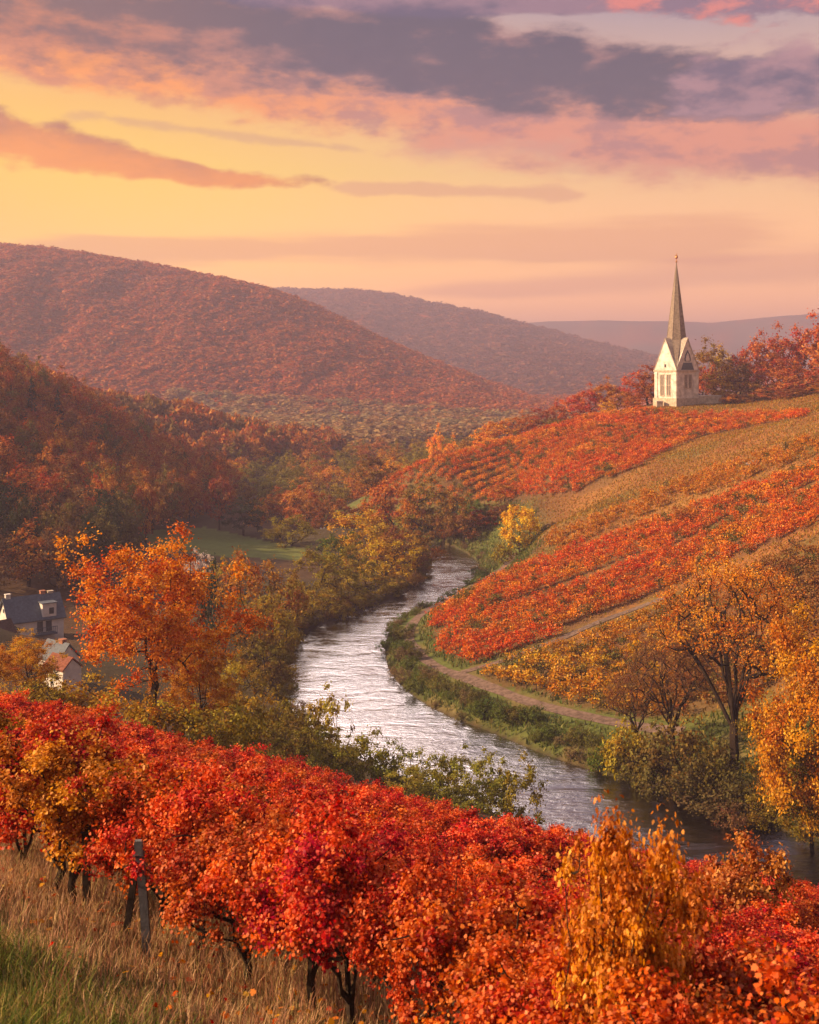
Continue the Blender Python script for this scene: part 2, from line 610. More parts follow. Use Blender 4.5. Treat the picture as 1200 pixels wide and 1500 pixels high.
def mat_leaf(name, use_attr=False, hue=0.03, val=0.5, trans=0.4, gloss=0.0, hoff=0.6):
    """autumn leaves: the object's own colour (or a colour kept per plant), varied from leaf to leaf and from spray to spray"""
    m, nt, out = mat_new(name)
    rn = nt.nodes.new('ShaderNodeAttribute')
    rn.attribute_name = 'rnd'
    cl = nt.nodes.new('ShaderNodeAttribute')
    cl.attribute_name = 'cl'
    r, c = E(rn.outputs['Fac']), E(cl.outputs['Fac'])
    if use_attr:
        oc = nt.nodes.new('ShaderNodeAttribute')
        oc.attribute_name = 'tint'
        col = oc.outputs['Color']
    else:
        oi = nt.nodes.new('ShaderNodeObjectInfo')
        col = oi.outputs['Color']
    hs = nt.nodes.new('ShaderNodeHueSaturation')
    nt.links.new(col, hs.inputs['Color'])
    nt.links.new((r * hue + c * hue * 1.2 + (0.5 - hue * hoff)).s, hs.inputs['Hue'])
    nt.links.new((r * val + (c - 0.5) * val * 0.5 + (1 - val / 2)).s, hs.inputs['Value'])
    nt.links.new((1.12 - 0.2 * r).s, hs.inputs['Saturation'])
    d = nt.nodes.new('ShaderNodeBsdfDiffuse')
    t = nt.nodes.new('ShaderNodeBsdfTranslucent')
    nt.links.new(hs.outputs[0], d.inputs[0])
    nt.links.new(hs.outputs[0], t.inputs[0])
    mx = nt.nodes.new('ShaderNodeMixShader')
    mx.inputs[0].default_value = trans
    nt.links.new(d.outputs[0], mx.inputs[1])
    nt.links.new(t.outputs[0], mx.inputs[2])
    last = mx.outputs[0]
    if gloss:
        g = nt.nodes.new('ShaderNodeBsdfGlossy')
        g.inputs['Roughness'].default_value = 0.45
        m2 = nt.nodes.new('ShaderNodeMixShader')
        m2.inputs[0].default_value = gloss
        nt.links.new(last, m2.inputs[1])
        nt.links.new(g.outputs[0], m2.inputs[2])
        last = m2.outputs[0]
    nt.links.new(last, out.inputs[0])
    return m


M_leaf = mat_leaf('autumn_leaves', False, 0.035, 0.6, 0.38)
M_leaf_near = mat_leaf('vine_leaves', False, 0.027, 0.95, 0.45, 0.012, 0.80)
M_leaf_mass = mat_leaf('woodland_leaves', True, 0.03, 0.55, 0.35)
M_far = mat_leaf('distant_leaves', True, 0.02, 0.22, 0.3)
M_blade = mat_leaf('grass_blades', True, 0.03, 0.6, 0.35)
M_bark = mat_plain('dark_bark', (0.035, 0.024, 0.018), 0.95, 0.5, 14.0, 0.1, 0.01)


def mat_ground():
    m, nt, out = mat_new('ground_cover')
    at_ = nt.nodes.new('ShaderNodeAttribute')
    at_.attribute_name = 'tint'
    tc = nt.nodes.new('ShaderNodeTexCoord')
    a = E(n_noise(nt, tc.outputs['Object'], 0.9, 8, 0.7).outputs[0])
    b = E(n_noise(nt, tc.outputs['Object'], 0.07, 6, 0.6).outputs[0])
    hs = nt.nodes.new('ShaderNodeHueSaturation')
    nt.links.new(at_.outputs['Color'], hs.inputs['Color'])
    nt.links.new(((a - 0.5) * 0.9 + (b - 0.5) * 0.9 + 1.0).s, hs.inputs['Value'])
    nt.links.new(((b - 0.5) * 0.06 + 0.5).s, hs.inputs['Hue'])
    p = principled(nt, out, hs.outputs[0], 1.0, 0.05)
    bump(nt, p, a, 0.7, 0.35)
    return m


M_ground = mat_ground()


def mat_water():
    m, nt, out = mat_new('river_water')
    tc = nt.nodes.new('ShaderNodeTexCoord')
    mp = nt.nodes.new('ShaderNodeMapping')
    mp.inputs['Scale'].default_value = (0.7, 1.5, 1.0)
    nt.links.new(tc.outputs['Object'], mp.inputs[0])
    n1 = E(n_noise(nt, mp.outputs[0], 1.3, 5, 0.65, 0.3).outputs[0])
    n2 = E(n_noise(nt, mp.outputs[0], 0.16, 4, 0.6, 1.0).outputs[0])
    p = principled(nt, out, (0.50, 0.48, 0.48, 1), 0.07, 0.5, 1.0)
    bump(nt, p, n1 * (0.45 + n2.step(0.35, 0.65)) + n2 * 0.3, 0.40, 0.22)
    return m


M_water = mat_water()
M_track = mat_plain('trodden_gravel', (0.15, 0.105, 0.085), 1.0, 0.4, 1.6, 0.05)

# ------------------------------------------------------------------ ground, river, track
VINE_UP = np.array([(545, 735), (545, 712), (590, 690), (640, 676), (720, 652), (800, 630), (870, 611), (935, 602), (1010, 610), (1180, 607), (1190, 611), (1120, 622), (1030, 640), (960, 668), (900, 706), (850, 728), (800, 726), (740, 736), (660, 738), (600, 752)], float)
VINE_MID = np.array([(632, 925), (640, 897), (690, 872), (760, 836), (820, 812), (900, 786), (1000, 752), (1100, 715), (1230, 668), (1230, 752), (1100, 812), (1000, 852), (960, 872), (880, 905), (790, 940), (690, 974), (645, 955)], float)
VINE_LOW = np.array([(705, 988), (800, 958), (900, 916), (975, 885), (1090, 842), (1230, 790), (1230, 960), (1060, 1040), (1000, 1052), (920, 1050), (850, 1036), (780, 1012), (715, 1003)], float)
VINE_THIN = np.array([(800, 816), (900, 776), (1000, 738), (1100, 702), (1230, 655), (1230, 632), (1100, 672), (1000, 706), (900, 748), (800, 792)], float)
MEADOW = np.array([(205, 778), (300, 772), (450, 805), (440, 822), (330, 815), (225, 805)], float)


def build_ground():
    a_in = np.linspace(-23, 23, 460)
    a_out = np.concatenate([np.linspace(-180, -60, 13), np.linspace(-55, -24, 26)])
    ang = np.radians(np.concatenate([a_out, a_in, -a_out[::-1]]))
    r = [2.0]
    while r[-1] < 6000:
        k = 0.02 if r[-1] < 90 else 0.0085 if r[-1] < 330 else 0.018 if r[-1] < 3000 else 0.04
        r.append(r[-1] * (1 + k))
    r = np.array(r)
    A, R = np.meshgrid(ang, r)
    X, Y = R * np.sin(A), R * np.cos(A)
    Z = np.where(Y > 1, ground(X, np.maximum(Y, 1.0)), slope_plane(X, np.maximum(Y, -30)))
    Z = np.where(R > 200, np.where(Y < 20, 40 + 0 * Z, Z), Z)
    nr, na = X.shape
    i = np.arange(nr - 1)[:, None] * na + np.arange(na - 1)[None]
    faces = np.stack([i, i + 1, i + na + 1, i + na], -1).reshape(-1, 4)
    x, y, z = X.ravel(), Y.ravel(), Z.ravel()
    yy = np.maximum(y, 1)
    pc, pr = to_px(x, yy, z)
    n1, n2 = wob(x, y, 6), wob(x, y, 28)
    col = np.empty((len(x), 3))
    dist = np.hypot(x, y)
    mixc = lambda c, m: col.__setitem__(slice(None), col * (1 - np.asarray(m)[:, None]) + np.array(c) * np.asarray(m)[:, None])
    col[:] = (0.07, 0.055, 0.03)                                    # valley floor, rough
    mixc((0.10, 0.062, 0.035), smooth(-0.3, 0.6, n2))
    hillm = smooth(4, 20, x - np.interp(y, [100, 150, 200, 260, 300], [26, 4, 14, 20, 0])) * smooth(95, 115, y) * (1 - smooth(310, 360, y))
    mixc((0.27, 0.125, 0.042), hillm)                                # dry gold grass of the vineyard hill
    mixc((0.16, 0.11, 0.035), hillm * smooth(0.0, 0.7, wob(x, y, 16)))
    sd = river_sd(x, yy)
    gb = (1 - smooth(8, np.where(y > 195, 15, 24), sd + 3 * n1)) * smooth(80, 95, y) * (x > np.interp(y, LB[:, 1], LB[:, 0]) + 4)
    mixc((0.105, 0.125, 0.035), gb)                                 # green banks
    mixc((0.16, 0.13, 0.05), gb * smooth(0, 0.7, n1))
    mixc((0.05, 0.035, 0.025), (1 - smooth(0.2, 1.2, sd)) * (y > 40))  # wet edge
    for P in (VINE_UP, VINE_MID, VINE_LOW):
        mixc((0.14, 0.075, 0.035), np.where(inside(pc, pr, P) & (y > 100) & (y < 330), 0.75, 0.0))
    mixc((0.14, 0.165, 0.05), np.where(inside(pc, pr, MEADOW) & (y > 200) & (y < 290), 1.0, 0.0))
    near = 1 - smooth(50, 75, y)
    mixc((0.16, 0.12, 0.045), near)
    mixc((0.09, 0.085, 0.03), near * smooth(-0.2, 0.8, n1))
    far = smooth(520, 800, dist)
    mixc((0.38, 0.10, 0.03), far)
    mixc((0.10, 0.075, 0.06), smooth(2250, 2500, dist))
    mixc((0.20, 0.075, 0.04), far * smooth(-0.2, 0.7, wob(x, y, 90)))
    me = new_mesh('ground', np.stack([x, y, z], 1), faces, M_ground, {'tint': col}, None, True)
    return tag(link('ground', me), kind='structure')


build_ground()


def strip(name, pts, width, mat, lift, sub=4):
    P = chaikin(np.array(pts, float), 3)
    T = np.gradient(P, axis=0)
    T /= np.linalg.norm(T, axis=1)[:, None]
    N = np.stack([-T[:, 1], T[:, 0]], 1)
    w = width * (1 + 0.18 * wob(P[:, 0], P[:, 1], 7))
    cols = [P + N * (w * k)[:, None] for k in (-0.5, -0.25, 0, 0.25, 0.5)]
    V = np.stack(cols, 1).reshape(-1, 2)
    z = ground(V[:, 0], V[:, 1]) + lift
    n = len(P)
    i = np.arange(n - 1)[:, None] * 5 + np.arange(4)[None]
    f = np.stack([i, i + 1, i + 6, i + 5], -1).reshape(-1, 4)
    return tag(link(name, new_mesh(name, np.column_stack([V, z]), f, mat, None, None, True)), kind='structure')


def ray_at(col, row, lo=60.0, hi=340.0):
    """first ground point seen at a photo position"""
    ys = np.linspace(lo, hi, 700)
    xs = (col - 600) / F * ys
    zs = ground(xs, ys)
    rows = HOR + F * (EYE - zs) / ys
    hit = np.nonzero(rows <= row)[0]
    k = hit[0] if len(hit) else -1
    return xs[k], ys[k]


wp = np.array([[*p, 0.0] for p in np.vstack([RB, LB[::-1]])])
nL = len(RB)
idx = []
ts = np.linspace(0, 1, 160)
def resample(P):
    s = np.concatenate([[0], np.cumsum(np.linalg.norm(np.diff(P, axis=0), axis=1))])
    return np.stack([np.interp(ts * s[-1], s, P[:, k]) for k in (0, 1)], 1)
a_, b_ = resample(RB), resample(LB)
mid_ = (a_ + b_) / 2
a_, b_ = mid_ + (a_ - mid_) * 1.35, mid_ + (b_ - mid_) * 1.35
wv_ = np.stack([np.column_stack([a_, np.zeros(160)]), np.column_stack([b_, np.zeros(160)])], 1).reshape(-1, 3)
wf_ = np.array([(2 * i, 2 * i + 1, 2 * i + 3, 2 * i + 2) for i in range(159)])
tag(link('river_water', new_mesh('river_water', wv_, wf_, M_water)), kind='structure')

PATH1 = [ray_at(c, r) for c, r in ((1000, 1072), (900, 1060), (800, 1038), (720, 1010), (650, 984), (612, 960), (597, 938), (602, 915), (625, 895), (660, 876), (700, 856), (738, 832), (752, 812))]
PATH2 = [ray_at(c, r) for c, r in ((676, 986), (740, 970), (800, 946), (870, 914), (930, 892), (985, 872))]
strip('path', PATH1, 1.6, M_track, 0.06)
strip('path', PATH2, 1.3, M_track, 0.07)
# ------------------------------------------------------------------ church on the hill
M_plaster = mat_plain('weathered_plaster', (0.62, 0.575, 0.53), 0.9, 0.32, 0.7, 0.1, 0.03)
M_stone = mat_plain('pale_stone', (0.45, 0.38, 0.30), 0.95, 0.3, 1.2, 0.1, 0.05)
M_spire = mat_plain('weathered_shingle', (0.23, 0.185, 0.15), 0.8, 0.3, 2.0, 0.2, 0.04)
M_slate = mat_plain('blue_grey_slate', (0.085, 0.105, 0.135), 0.7, 0.25, 3.0, 0.3, 0.02)
M_gableroof = mat_plain('pale_lead_roof', (0.42, 0.36, 0.30), 0.7, 0.25, 2.0, 0.2, 0.03)
M_pane = mat_plain('dusty_glass', (0.17, 0.15, 0.14), 0.35, 0.3, 3.0, 0.4)
M_dark = mat_plain('dark_opening', (0.035, 0.033, 0.035), 0.6, 0.2, 3.0, 0.3)
M_gold = mat_plain('tarnished_gold', (0.55, 0.27, 0.10), 0.4, 0.2, 5.0, 0.5, 0.0, 0.6)
M_white = mat_plain('white_render', (0.66, 0.62, 0.58), 0.9, 0.12, 1.5, 0.1, 0.01)
M_terra = mat_plain('terracotta_tiles', (0.20, 0.075, 0.05), 0.9, 0.3, 5.0, 0.1, 0.03)
M_brownroof = mat_plain('brown_tiles', (0.09, 0.055, 0.045), 0.9, 0.3, 5.0, 0.1, 0.03)
M_brick = mat_plain('chimney_brick', (0.36, 0.16, 0.10), 0.9, 0.25, 6.0, 0.1, 0.02)
M_glass = mat_plain('window_glass', (0.05, 0.06, 0.075), 0.15, 0.1, 2.0, 0.5)
M_greywood = mat_plain('grey_weathered_wood', (0.115, 0.12, 0.13), 0.9, 0.3, 8.0, 0.2, 0.01)
M_darkwood = mat_plain('dark_timber', (0.045, 0.035, 0.028), 0.95, 0.4, 9.0, 0.1, 0.01)
M_rock = mat_plain('grey_rock', (0.24, 0.20, 0.18), 0.95, 0.35, 2.0, 0.1, 0.1)


def build_church():
    x, y, z = at(991, 303)
    t = empty('hill_church', 'pale stone church with tall pointed shingle spire on the vineyard hilltop', 'church', (x, y, z - 0.3), math.radians(45 - 13.0))
    a = 3.9
    MB().box(-a - .35, a + .35, -a - .35, a + .35, -1.5, 1.7).box(-a - .2, a + .2, -a - .2, a + .2, 1.7, 1.95).build('plinth', M_stone, t)
    MB().box(-a, a, -a, a, 1.95, 9.0).build('wall', M_plaster, t)
    c = MB()
    for r in range(4):
        q = [(math.cos(r * math.pi / 2), math.sin(r * math.pi / 2))]
    MB().box(-a - .28, a + .28, -a - .28, a + .28, 8.75, 9.2).build('cornice', M_stone, t)

    def rot(p, k):
        for _ in range(k):
            p = (-p[1], p[0], p[2])
        return p
    for k in range(4):                                         # faces -y, +x, +y, -x
        for sx in (-1, 1):                                     # pilasters
            m = MB()
            x0, x1 = sorted((sx * a, sx * (a - 1.05)))
            m.box(x0, x1, -a - .16, -a + .1, 1.95, 8.75).box(x0 - .07, x1 + .07, -a - .24, -a + .1, 8.1, 8.45)
            m.v = [rot(p, k) for p in m.v]
            m.build('pilaster', M_plaster, t)
        m = MB().prism([(-a - .1, -a - .05, 9.2), (a + .1, -a - .05, 9.2), (0, -a - .05, 17.4)], (0, .5, 0))
        m.v = [rot(p, k) for p in m.v]
        g = m.build('gable', M_plaster, t)
        if k % 2 == 1 or k == 2:
            pts = [(-1.0, -a - .1, 11.2), (1.0, -a - .1, 11.2), (1.15, -a - .1, 12.1), (.75, -a - .1, 13.3), (0, -a - .1, 14.4), (-.75, -a - .1, 13.3), (-1.15, -a - .1, 12.1)]
        else:
            pts = [(-1.0, -a - .1, 11.4), (1.0, -a - .1, 11.4), (1.15, -a - .1, 12.1), (.75, -a - .1, 13.3), (0, -a - .1, 14.4), (-.75, -a - .1, 13.3), (-1.15, -a - .1, 12.1)]
        big = k in (0, 2)
        if big:
            m = MB().prism(pts, (0, .3, 0))
            m.v = [rot(p, k) for p in m.v]
            m.build('opening', M_slate, g)
            m = MB().prism([(p[0] * .62, p[1] - .04, 11.9 + (p[2] - 11.9) * .72) for p in pts], (0, .2, 0))
            m.v = [rot(p, k) for p in m.v]
            m.build('shutter', M_plaster, g)
            m = MB().prism([(-2.3, -a - .12, 9.25), (2.3, -a - .12, 9.25), (1.5, -a - .12, 11.1), (-1.5, -a - .12, 11.1)], (0, .2, 0))
            m.v = [rot(p, k) for p in m.v]
            m.build('skirt_roof', M_slate, g)
        else:
            m = MB().box(-.3, .3, -a - .12, -a + .2, 9.9, 10.7)
            m.v = [rot(p, k) for p in m.v]
            m.build('opening', M_dark, g)
        # two tall lancets on each side
        xs = (-1.15, 1.15) if not big else (-.55, .95)
        for xc in xs:
            w2, z0, z1 = (.62, 2.6, 7.9) if not big else (.42, 4.6, 7.9)
            m = MB().box(xc - w2 - .14, xc - w2, -a - .1, -a + .1, z0, z1).box(xc + w2, xc + w2 + .14, -a - .1, -a + .1, z0, z1).box(xc - w2 - .2, xc + w2 + .2, -a - .16, -a + .1, z0 - .2, z0).box(xc - w2 - .14, xc + w2 + .14, -a - .1, -a + .1, z1, z1 + .2)
            m.v = [rot(p, k) for p in m.v]
            wdw = m.build('window', M_stone, t)
            m = MB().box(xc - w2 + .01, xc + w2 - .01, -a - .03, -a + .1, z0, z1)
            m.v = [rot(p, k) for p in m.v]
            m.build('pane', M_pane, wdw)
            m = MB().box(xc - .06, xc + .06, -a - .07, -a + .1, z0, z1).box(xc - w2, xc + w2, -a - .065, -a + .1, (z0 + z1) / 2 - .05, (z0 + z1) / 2 + .05)
            m.v = [rot(p, k) for p in m.v]
            m.build('mullion', M_stone, wdw)
    # spire: straight eight-sided needle, its foot flaring to the four tower corners between the gables
    zb, rb, za = 17.0, 2.7, 37.3
    o = [(rb * math.cos(math.pi / 8 + j * math.pi / 4), rb * math.sin(math.pi / 8 + j * math.pi / 4), zb) for j in range(8)]
    v = o + [(0.05 * p[0] / rb, 0.05 * p[1] / rb, za) for p in o]
    f = [(j, (j + 1) % 8, 8 + (j + 1) % 8, 8 + j) for j in range(8)] + [tuple(range(8, 16))]
    e = a + .22
    for q in range(4):
        ang = math.pi / 4 + q * math.pi / 2
        cc = (e * math.copysign(1, math.cos(ang)), e * math.copysign(1, math.sin(ang)), 9.25)
        n = len(v)
        # a bellcast kink on the way down
        j0, j1 = 2 * q, 2 * q + 1                               # the needle's side that faces this corner
        j0, j1 = (2 * q) % 8, (2 * q + 1) % 8
        v += [cc]
        f += [(j0, n, j1)]
    M = MB().add(v, f)
    M.build('spire', M_spire, t)
    s = MB()
    for q in range(8):                                         # standing seams on the needle
        s.tube([o[q], (0.05 * o[q][0] / rb, 0.05 * o[q][1] / rb, za)], [.07, .03], 4)
    s.build('seam', M_spire, t)
    r_ = MB()
    for q in range(4):                                         # gable roofs running back into the needle
        ca = q * math.pi / 2
        d = (round(math.cos(ca)), round(math.sin(ca)))
        p = (-d[1], d[0])
        G = (d[0] * (a + .18), d[1] * (a + .18), 17.6)
        Mi = (d[0] * 1.7, d[1] * 1.7, 17.6)
        for sgn, j in ((1, (2 * q) % 8), (-1, (2 * q - 1) % 8)):
            cc = (d[0] * (a + .16) + sgn * p[0] * (a + .2), d[1] * (a + .16) + sgn * p[1] * (a + .2), 9.3)
            inn = (d[0] * (a - .3) + sgn * p[0] * (a - .3), d[1] * (a - .3) + sgn * p[1] * (a - .3), 9.5)
            oo = (o[j][0] * .93, o[j][1] * .93, zb)
            r_.add([G, cc, inn, oo, Mi], [(0, 1, 2, 3, 4)])
            r_.add([(G[0], G[1], G[2] - .3), (cc[0], cc[1], cc[2] - .3), cc, G], [(0, 1, 2, 3)])
    r_.build('roof', M_gableroof, t)
    fin = MB().lathe([(.05, 37.1), (.22, 37.35), (.26, 37.5), (.1, 37.75), (.09, 38.1), (.3, 38.35), (.42, 38.6), (.36, 38.85), (.12, 39.1), (.1, 39.3), (.16, 39.45), (.02, 39.6)], 10).build('finial', M_gold, t)
    MB().prism([(-.1, -.03, 38.6), (-.55, -.03, 38.9), (-.5, -.03, 39.15), (-.15, -.03, 38.95), (.1, -.03, 38.95), (.4, -.03, 39.2), (.45, -.03, 38.85)], (0, .06, 0)).build('weathercock', M_gold, fin)
    # low terrace wall beside the church
    wx, wy, wz = at(1036, 303)
    w = empty('terrace_wall', 'low pale stone terrace wall running right from the church foot', 'wall', (wx, wy, wz))
    MB().box(-3.6, 3.6, -.35, .35, -1.2, 1.9).build('masonry', M_stone, w)
    MB().box(-3.75, 3.75, -.45, .45, 1.9, 2.15).build('coping', M_plaster, w)
    wx, wy, wz = at(966, 300.0)
    b = empty('buttress_stub', 'short pale stone stump against the church foot on its sunny side', 'stone stump', (wx, wy, wz))
    MB().box(-.8, .8, -.7, .7, -.8, 1.3).build('masonry', M_stone, b)
    MB().box(-.9, .9, -.8, .8, 1.3, 1.5).build('coping', M_plaster, b)


build_church()


# ------------------------------------------------------------------ houses in the valley
def gable_house(name, label, col, dist, rz, L, D, eave, ridge, wall, roof, base=None, chimneys=(), over=0.35, dormer=False, balcony=False, windows=()):
    x, y, z = at(col, dist)
    if base is not None:
        z = base
    t = empty(name, label, 'house', (x, y, z), math.radians(rz))
    MB().box(-L / 2, L / 2, -D / 2, D / 2, -2.0, eave).prism([(-L / 2, -D / 2, eave), (-L / 2, D / 2, eave), (-L / 2, 0, ridge)], (.25, 0, 0)).prism([(L / 2 - .25, -D / 2, eave), (L / 2 - .25, D / 2, eave), (L / 2 - .25, 0, ridge)], (.25, 0, 0)).build('wall', wall, t)
    k = (ridge - eave) / (D / 2)
    rm = MB()
    for s in (-1, 1):
        yo = s * (D / 2 + over)
        zo = eave - over * k
        p = [(-L / 2 - over, yo, zo + .06), (L / 2 + over, yo, zo + .06), (L / 2 + over, 0, ridge + .06), (-L / 2 - over, 0, ridge + .06)]
        rm.prism(p if s < 0 else p[::-1], (0, 0, .16))
    rf = rm.build('roof', roof, t)
    for (cx, cy, h, m) in chimneys:
        zc = ridge - abs(cy) * k
        MB().box(cx - .32, cx + .32, cy - .28, cy + .28, zc - .3, zc + h).box(cx - .38, cx + .38, cy - .34, cy + .34, zc + h, zc + h + .1).build('chimney', m, rf)
    if dormer:
        d = MB().box(dormer - .95, dormer + .95, -D / 2 - .05, -.3, eave - .1, ridge - .75).build('dormer', M_white, t)
        MB().box(dormer - 1.1, dormer + 1.1, -D / 2 - .2, -.2, ridge - .75, ridge - .63).build('dormer_roof', M_slate, d)
        MB().box(dormer - .05, dormer + .6, -D / 2 - .08, -D / 2, eave + .5, eave + 1.35).build('pane', M_glass, d)
    if balcony:
        b = MB().box(balcony - 1.5, balcony + 1.5, -D / 2 - 1.3, -D / 2, .55, .72).build('balcony', M_slate, t)
        r = MB().box(balcony - 1.5, balcony + 1.5, -D / 2 - 1.3, -D / 2 - 1.24, 1.55, 1.62)
        for q in np.linspace(-1.48, 1.44, 13):
            r.box(balcony + q, balcony + q + .04, -D / 2 - 1.29, -D / 2 - 1.25, .72, 1.55)
        r.build('railing', M_slate, b)
        for q in (-.9, .3):
            w = MB().box(balcony + q - .05, balcony + q + .85, -D / 2 - .06, -D / 2, .75, 2.3).build('window', M_white, t)
            MB().box(balcony + q, balcony + q + .8, -D / 2 - .08, -D / 2, .8, 2.25).build('pane', M_glass, w)
    for (side, u, zz, w_, h_) in windows:
        m, m2 = MB(), MB()
        if side == 'front':
            m.box(u - w_ / 2 - .07, u + w_ / 2 + .07, -D / 2 - .05, -D / 2 + .1, zz - .07, zz + h_ + .07)
            m2.box(u - w_ / 2, u + w_ / 2, -D / 2 - .07, -D / 2 + .1, zz, zz + h_)
        else:
            m.box(-L / 2 - .05, -L / 2 + .1, u - w_ / 2 - .07, u + w_ / 2 + .07, zz - .07, zz + h_ + .07)
            m2.box(-L / 2 - .07, -L / 2 + .1, u - w_ / 2, u + w_ / 2, zz, zz + h_)
        wd = m.build('window', M_white, t)
        m2.build('pane', M_glass, wd)
    return t


gable_house('white_house', 'white house with slate roof, white dormer and balcony below the wood', 46, 160, 36, 7.4, 4.8, 2.6, 5.3, M_white, M_slate, EYE - 400 / F * 160,
            ((-3.2, .1, .7, M_white), (1.6, .2, .75, M_brick), (2.7, .2, .6, M_stone)), .3, 1.7, .9, (('gable', .1, 3.5, .5, .5), ('gable', -1.0, .6, .8, 1.1)))
gable_house('brown_roofed_house', 'low house with dark brown roof in front of the white house', -14, 148, 50, 5, 4, 1.6, 3.6, M_white, M_brownroof, EYE - 425 / F * 148, (), .4, windows=(('front', .5, .3, .8, .9),))
gable_house('white_annex', 'small white building with flat looking slate roof at the picture edge', 1, 172, 20, 5, 4, 3.0, 4.2, M_white, M_slate, EYE - 395 / F * 172, (), .2, windows=(('front', 1.0, 1.2, .7, 1.0),))
gable_house('terracotta_roofed_cottage', 'small white cottage with terracotta roof beside the big orange tree', 92, 118, -38, 3.2, 2.2, 1.5, 2.5, M_white, M_terra, EYE - 468 / F * 118, (), .12, windows=(('front', .6, .5, .5, .6),))
gable_house('slate_roofed_cottage', 'small cottage with purple grey roof uphill of the terracotta one', 86, 126, -38, 3.6, 2.6, 1.5, 3.0, M_white, M_slate, EYE - 452 / F * 126, ((.6, .1, .5, M_brick),), .2, windows=(('front', -.6, .5, .5, .6),))


# ------------------------------------------------------------------ posts in the vine row
def post(name, label, base, top, w, d, mat, dist):
    bx, by, bz = at(base[0], dist)
    tx = (top[0] - 600) / F * dist
    tz = EYE - (top[1] - HOR) / F * dist
    t = empty(name, label, 'post', (bx, by, bz))
    v = []
    m = MB()
    for zz, dx, k in ((-.5, -(tx - bx) * .5 / max(tz - bz, .1), 1.0), (0, 0, 1.0), ((tz - bz) * .5, (tx - bx) * .5 + .008, .97), (tz - bz - .02, tx - bx, .95), (tz - bz, tx - bx, .82)):
        m.v += [(dx - w * k / 2, -d / 2, zz), (dx + w * k / 2, -d / 2, zz), (dx + w * k / 2, d / 2, zz), (dx - w * k / 2, d / 2, zz)]
    for i in range(4):
        for j in range(4):
            m.f.append([4 * i + j, 4 * i + (j + 1) % 4, 4 * i + 4 + (j + 1) % 4, 4 * i + 4 + j])
    m.f.append([16, 17, 18, 19])
    m.build('shaft', mat, t)
    MB().box(tx - bx - w * .6, tx - bx + w * .6, -d * .62, d * .62, (tz - bz) * .86, (tz - bz) * .86 + .018).build('wire_band', M_dark, t)


post('vineyard_post', 'grey weathered flat post leaning left at the end of the row', (216, 1390), (203, 1231), .10, .06, M_greywood, 13.7)
post('vineyard_post', 'dark upright timber post under the yellow shrub', (127, 1338), (125, 1200), .085, .085, M_darkwood, 15.2)
post('brace_post', 'dark brown slanting brace post just behind the grey post', (183, 1368), (201, 1250), .08, .075, M_darkwood, 14.1)


# ------------------------------------------------------------------ plant builders
DIAMOND = np.array([(0, 0, 0), (.5, .36, .06), (1, 0, -.04), (.5, -.36, .06)])
_l = [(0.0, .02), (-.06, .24), (.26, .50), (.42, .32), (.66, .44), (.72, .20), (1.0, 0), (.72, -.20), (.66, -.44), (.42, -.32), (.26, -.50), (-.06, -.24)]
LOBED = np.array([(x, y, -0.35 * abs(y) * abs(y) + .08 * math.sin(3 * x)) for x, y in _l])


def frames(rng, n, bias, droop=0.0):
    """n random leaf frames; normals lean towards bias (n,3)"""
    nrm = rng.normal(size=(n, 3)) + bias
    nrm /= np.linalg.norm(nrm, axis=1)[:, None] + 1e-9
    t = rng.normal(size=(n, 3))
    t[:, 2] -= droop
    t -= (t * nrm).sum(1)[:, None] * nrm
    t /= np.linalg.norm(t, axis=1)[:, None] + 1e-9
    return t, np.cross(nrm, t), nrm


def stamp(tmpl, pos, t, b, n, size):
    """copies of a one-face template at many places -> verts, faces"""
    s = np.asarray(size)[:, None, None]
    v = pos[:, None, :] + s * (tmpl[None, :, 0, None] * t[:, None] + tmpl[None, :, 1, None] * b[:, None] + tmpl[None, :, 2, None] * n[:, None])
    k = len(tmpl)
    return v.reshape(-1, 3), np.arange(len(pos) * k).reshape(-1, k)


def leaf_mesh(name, rng, centres, radii, n, size, mat, tmpl=DIAMOND, out=1.0, up=0.5, droop=0.0, mid=None, flat=0.8, tail=.62):
    """n leaves in sprays round the centres"""
    centres = np.asarray(centres, float)
    radii = np.asarray(radii, float)
    w = radii ** 2
    k = rng.choice(len(centres), n, p=w / w.sum())
    d = rng.normal(size=(n, 3))
    d /= np.linalg.norm(d, axis=1)[:, None]
    rr = np.minimum(np.abs(rng.normal(size=n)) * tail + .08 * rng.rand(n), 1.25)
    off = d * (rr * radii[k])[:, None] * np.array([1, 1, flat])
    pos = centres[k] + off
    m = centres.mean(0) if mid is None else np.asarray(mid)
    o = pos - m
    o /= np.linalg.norm(o, axis=1)[:, None] + 1e-9
    t, b, nn = frames(rng, n, o * out + d * out * .6 + np.array([0, 0, up]), droop)
    v, f = stamp(tmpl, pos, t, b, nn, size * (0.65 + 0.7 * rng.rand(n)))
    cl = rng.rand(len(centres))
    return new_mesh(name, v, f, mat, {'rnd': rng.rand(n), 'cl': cl[k]})


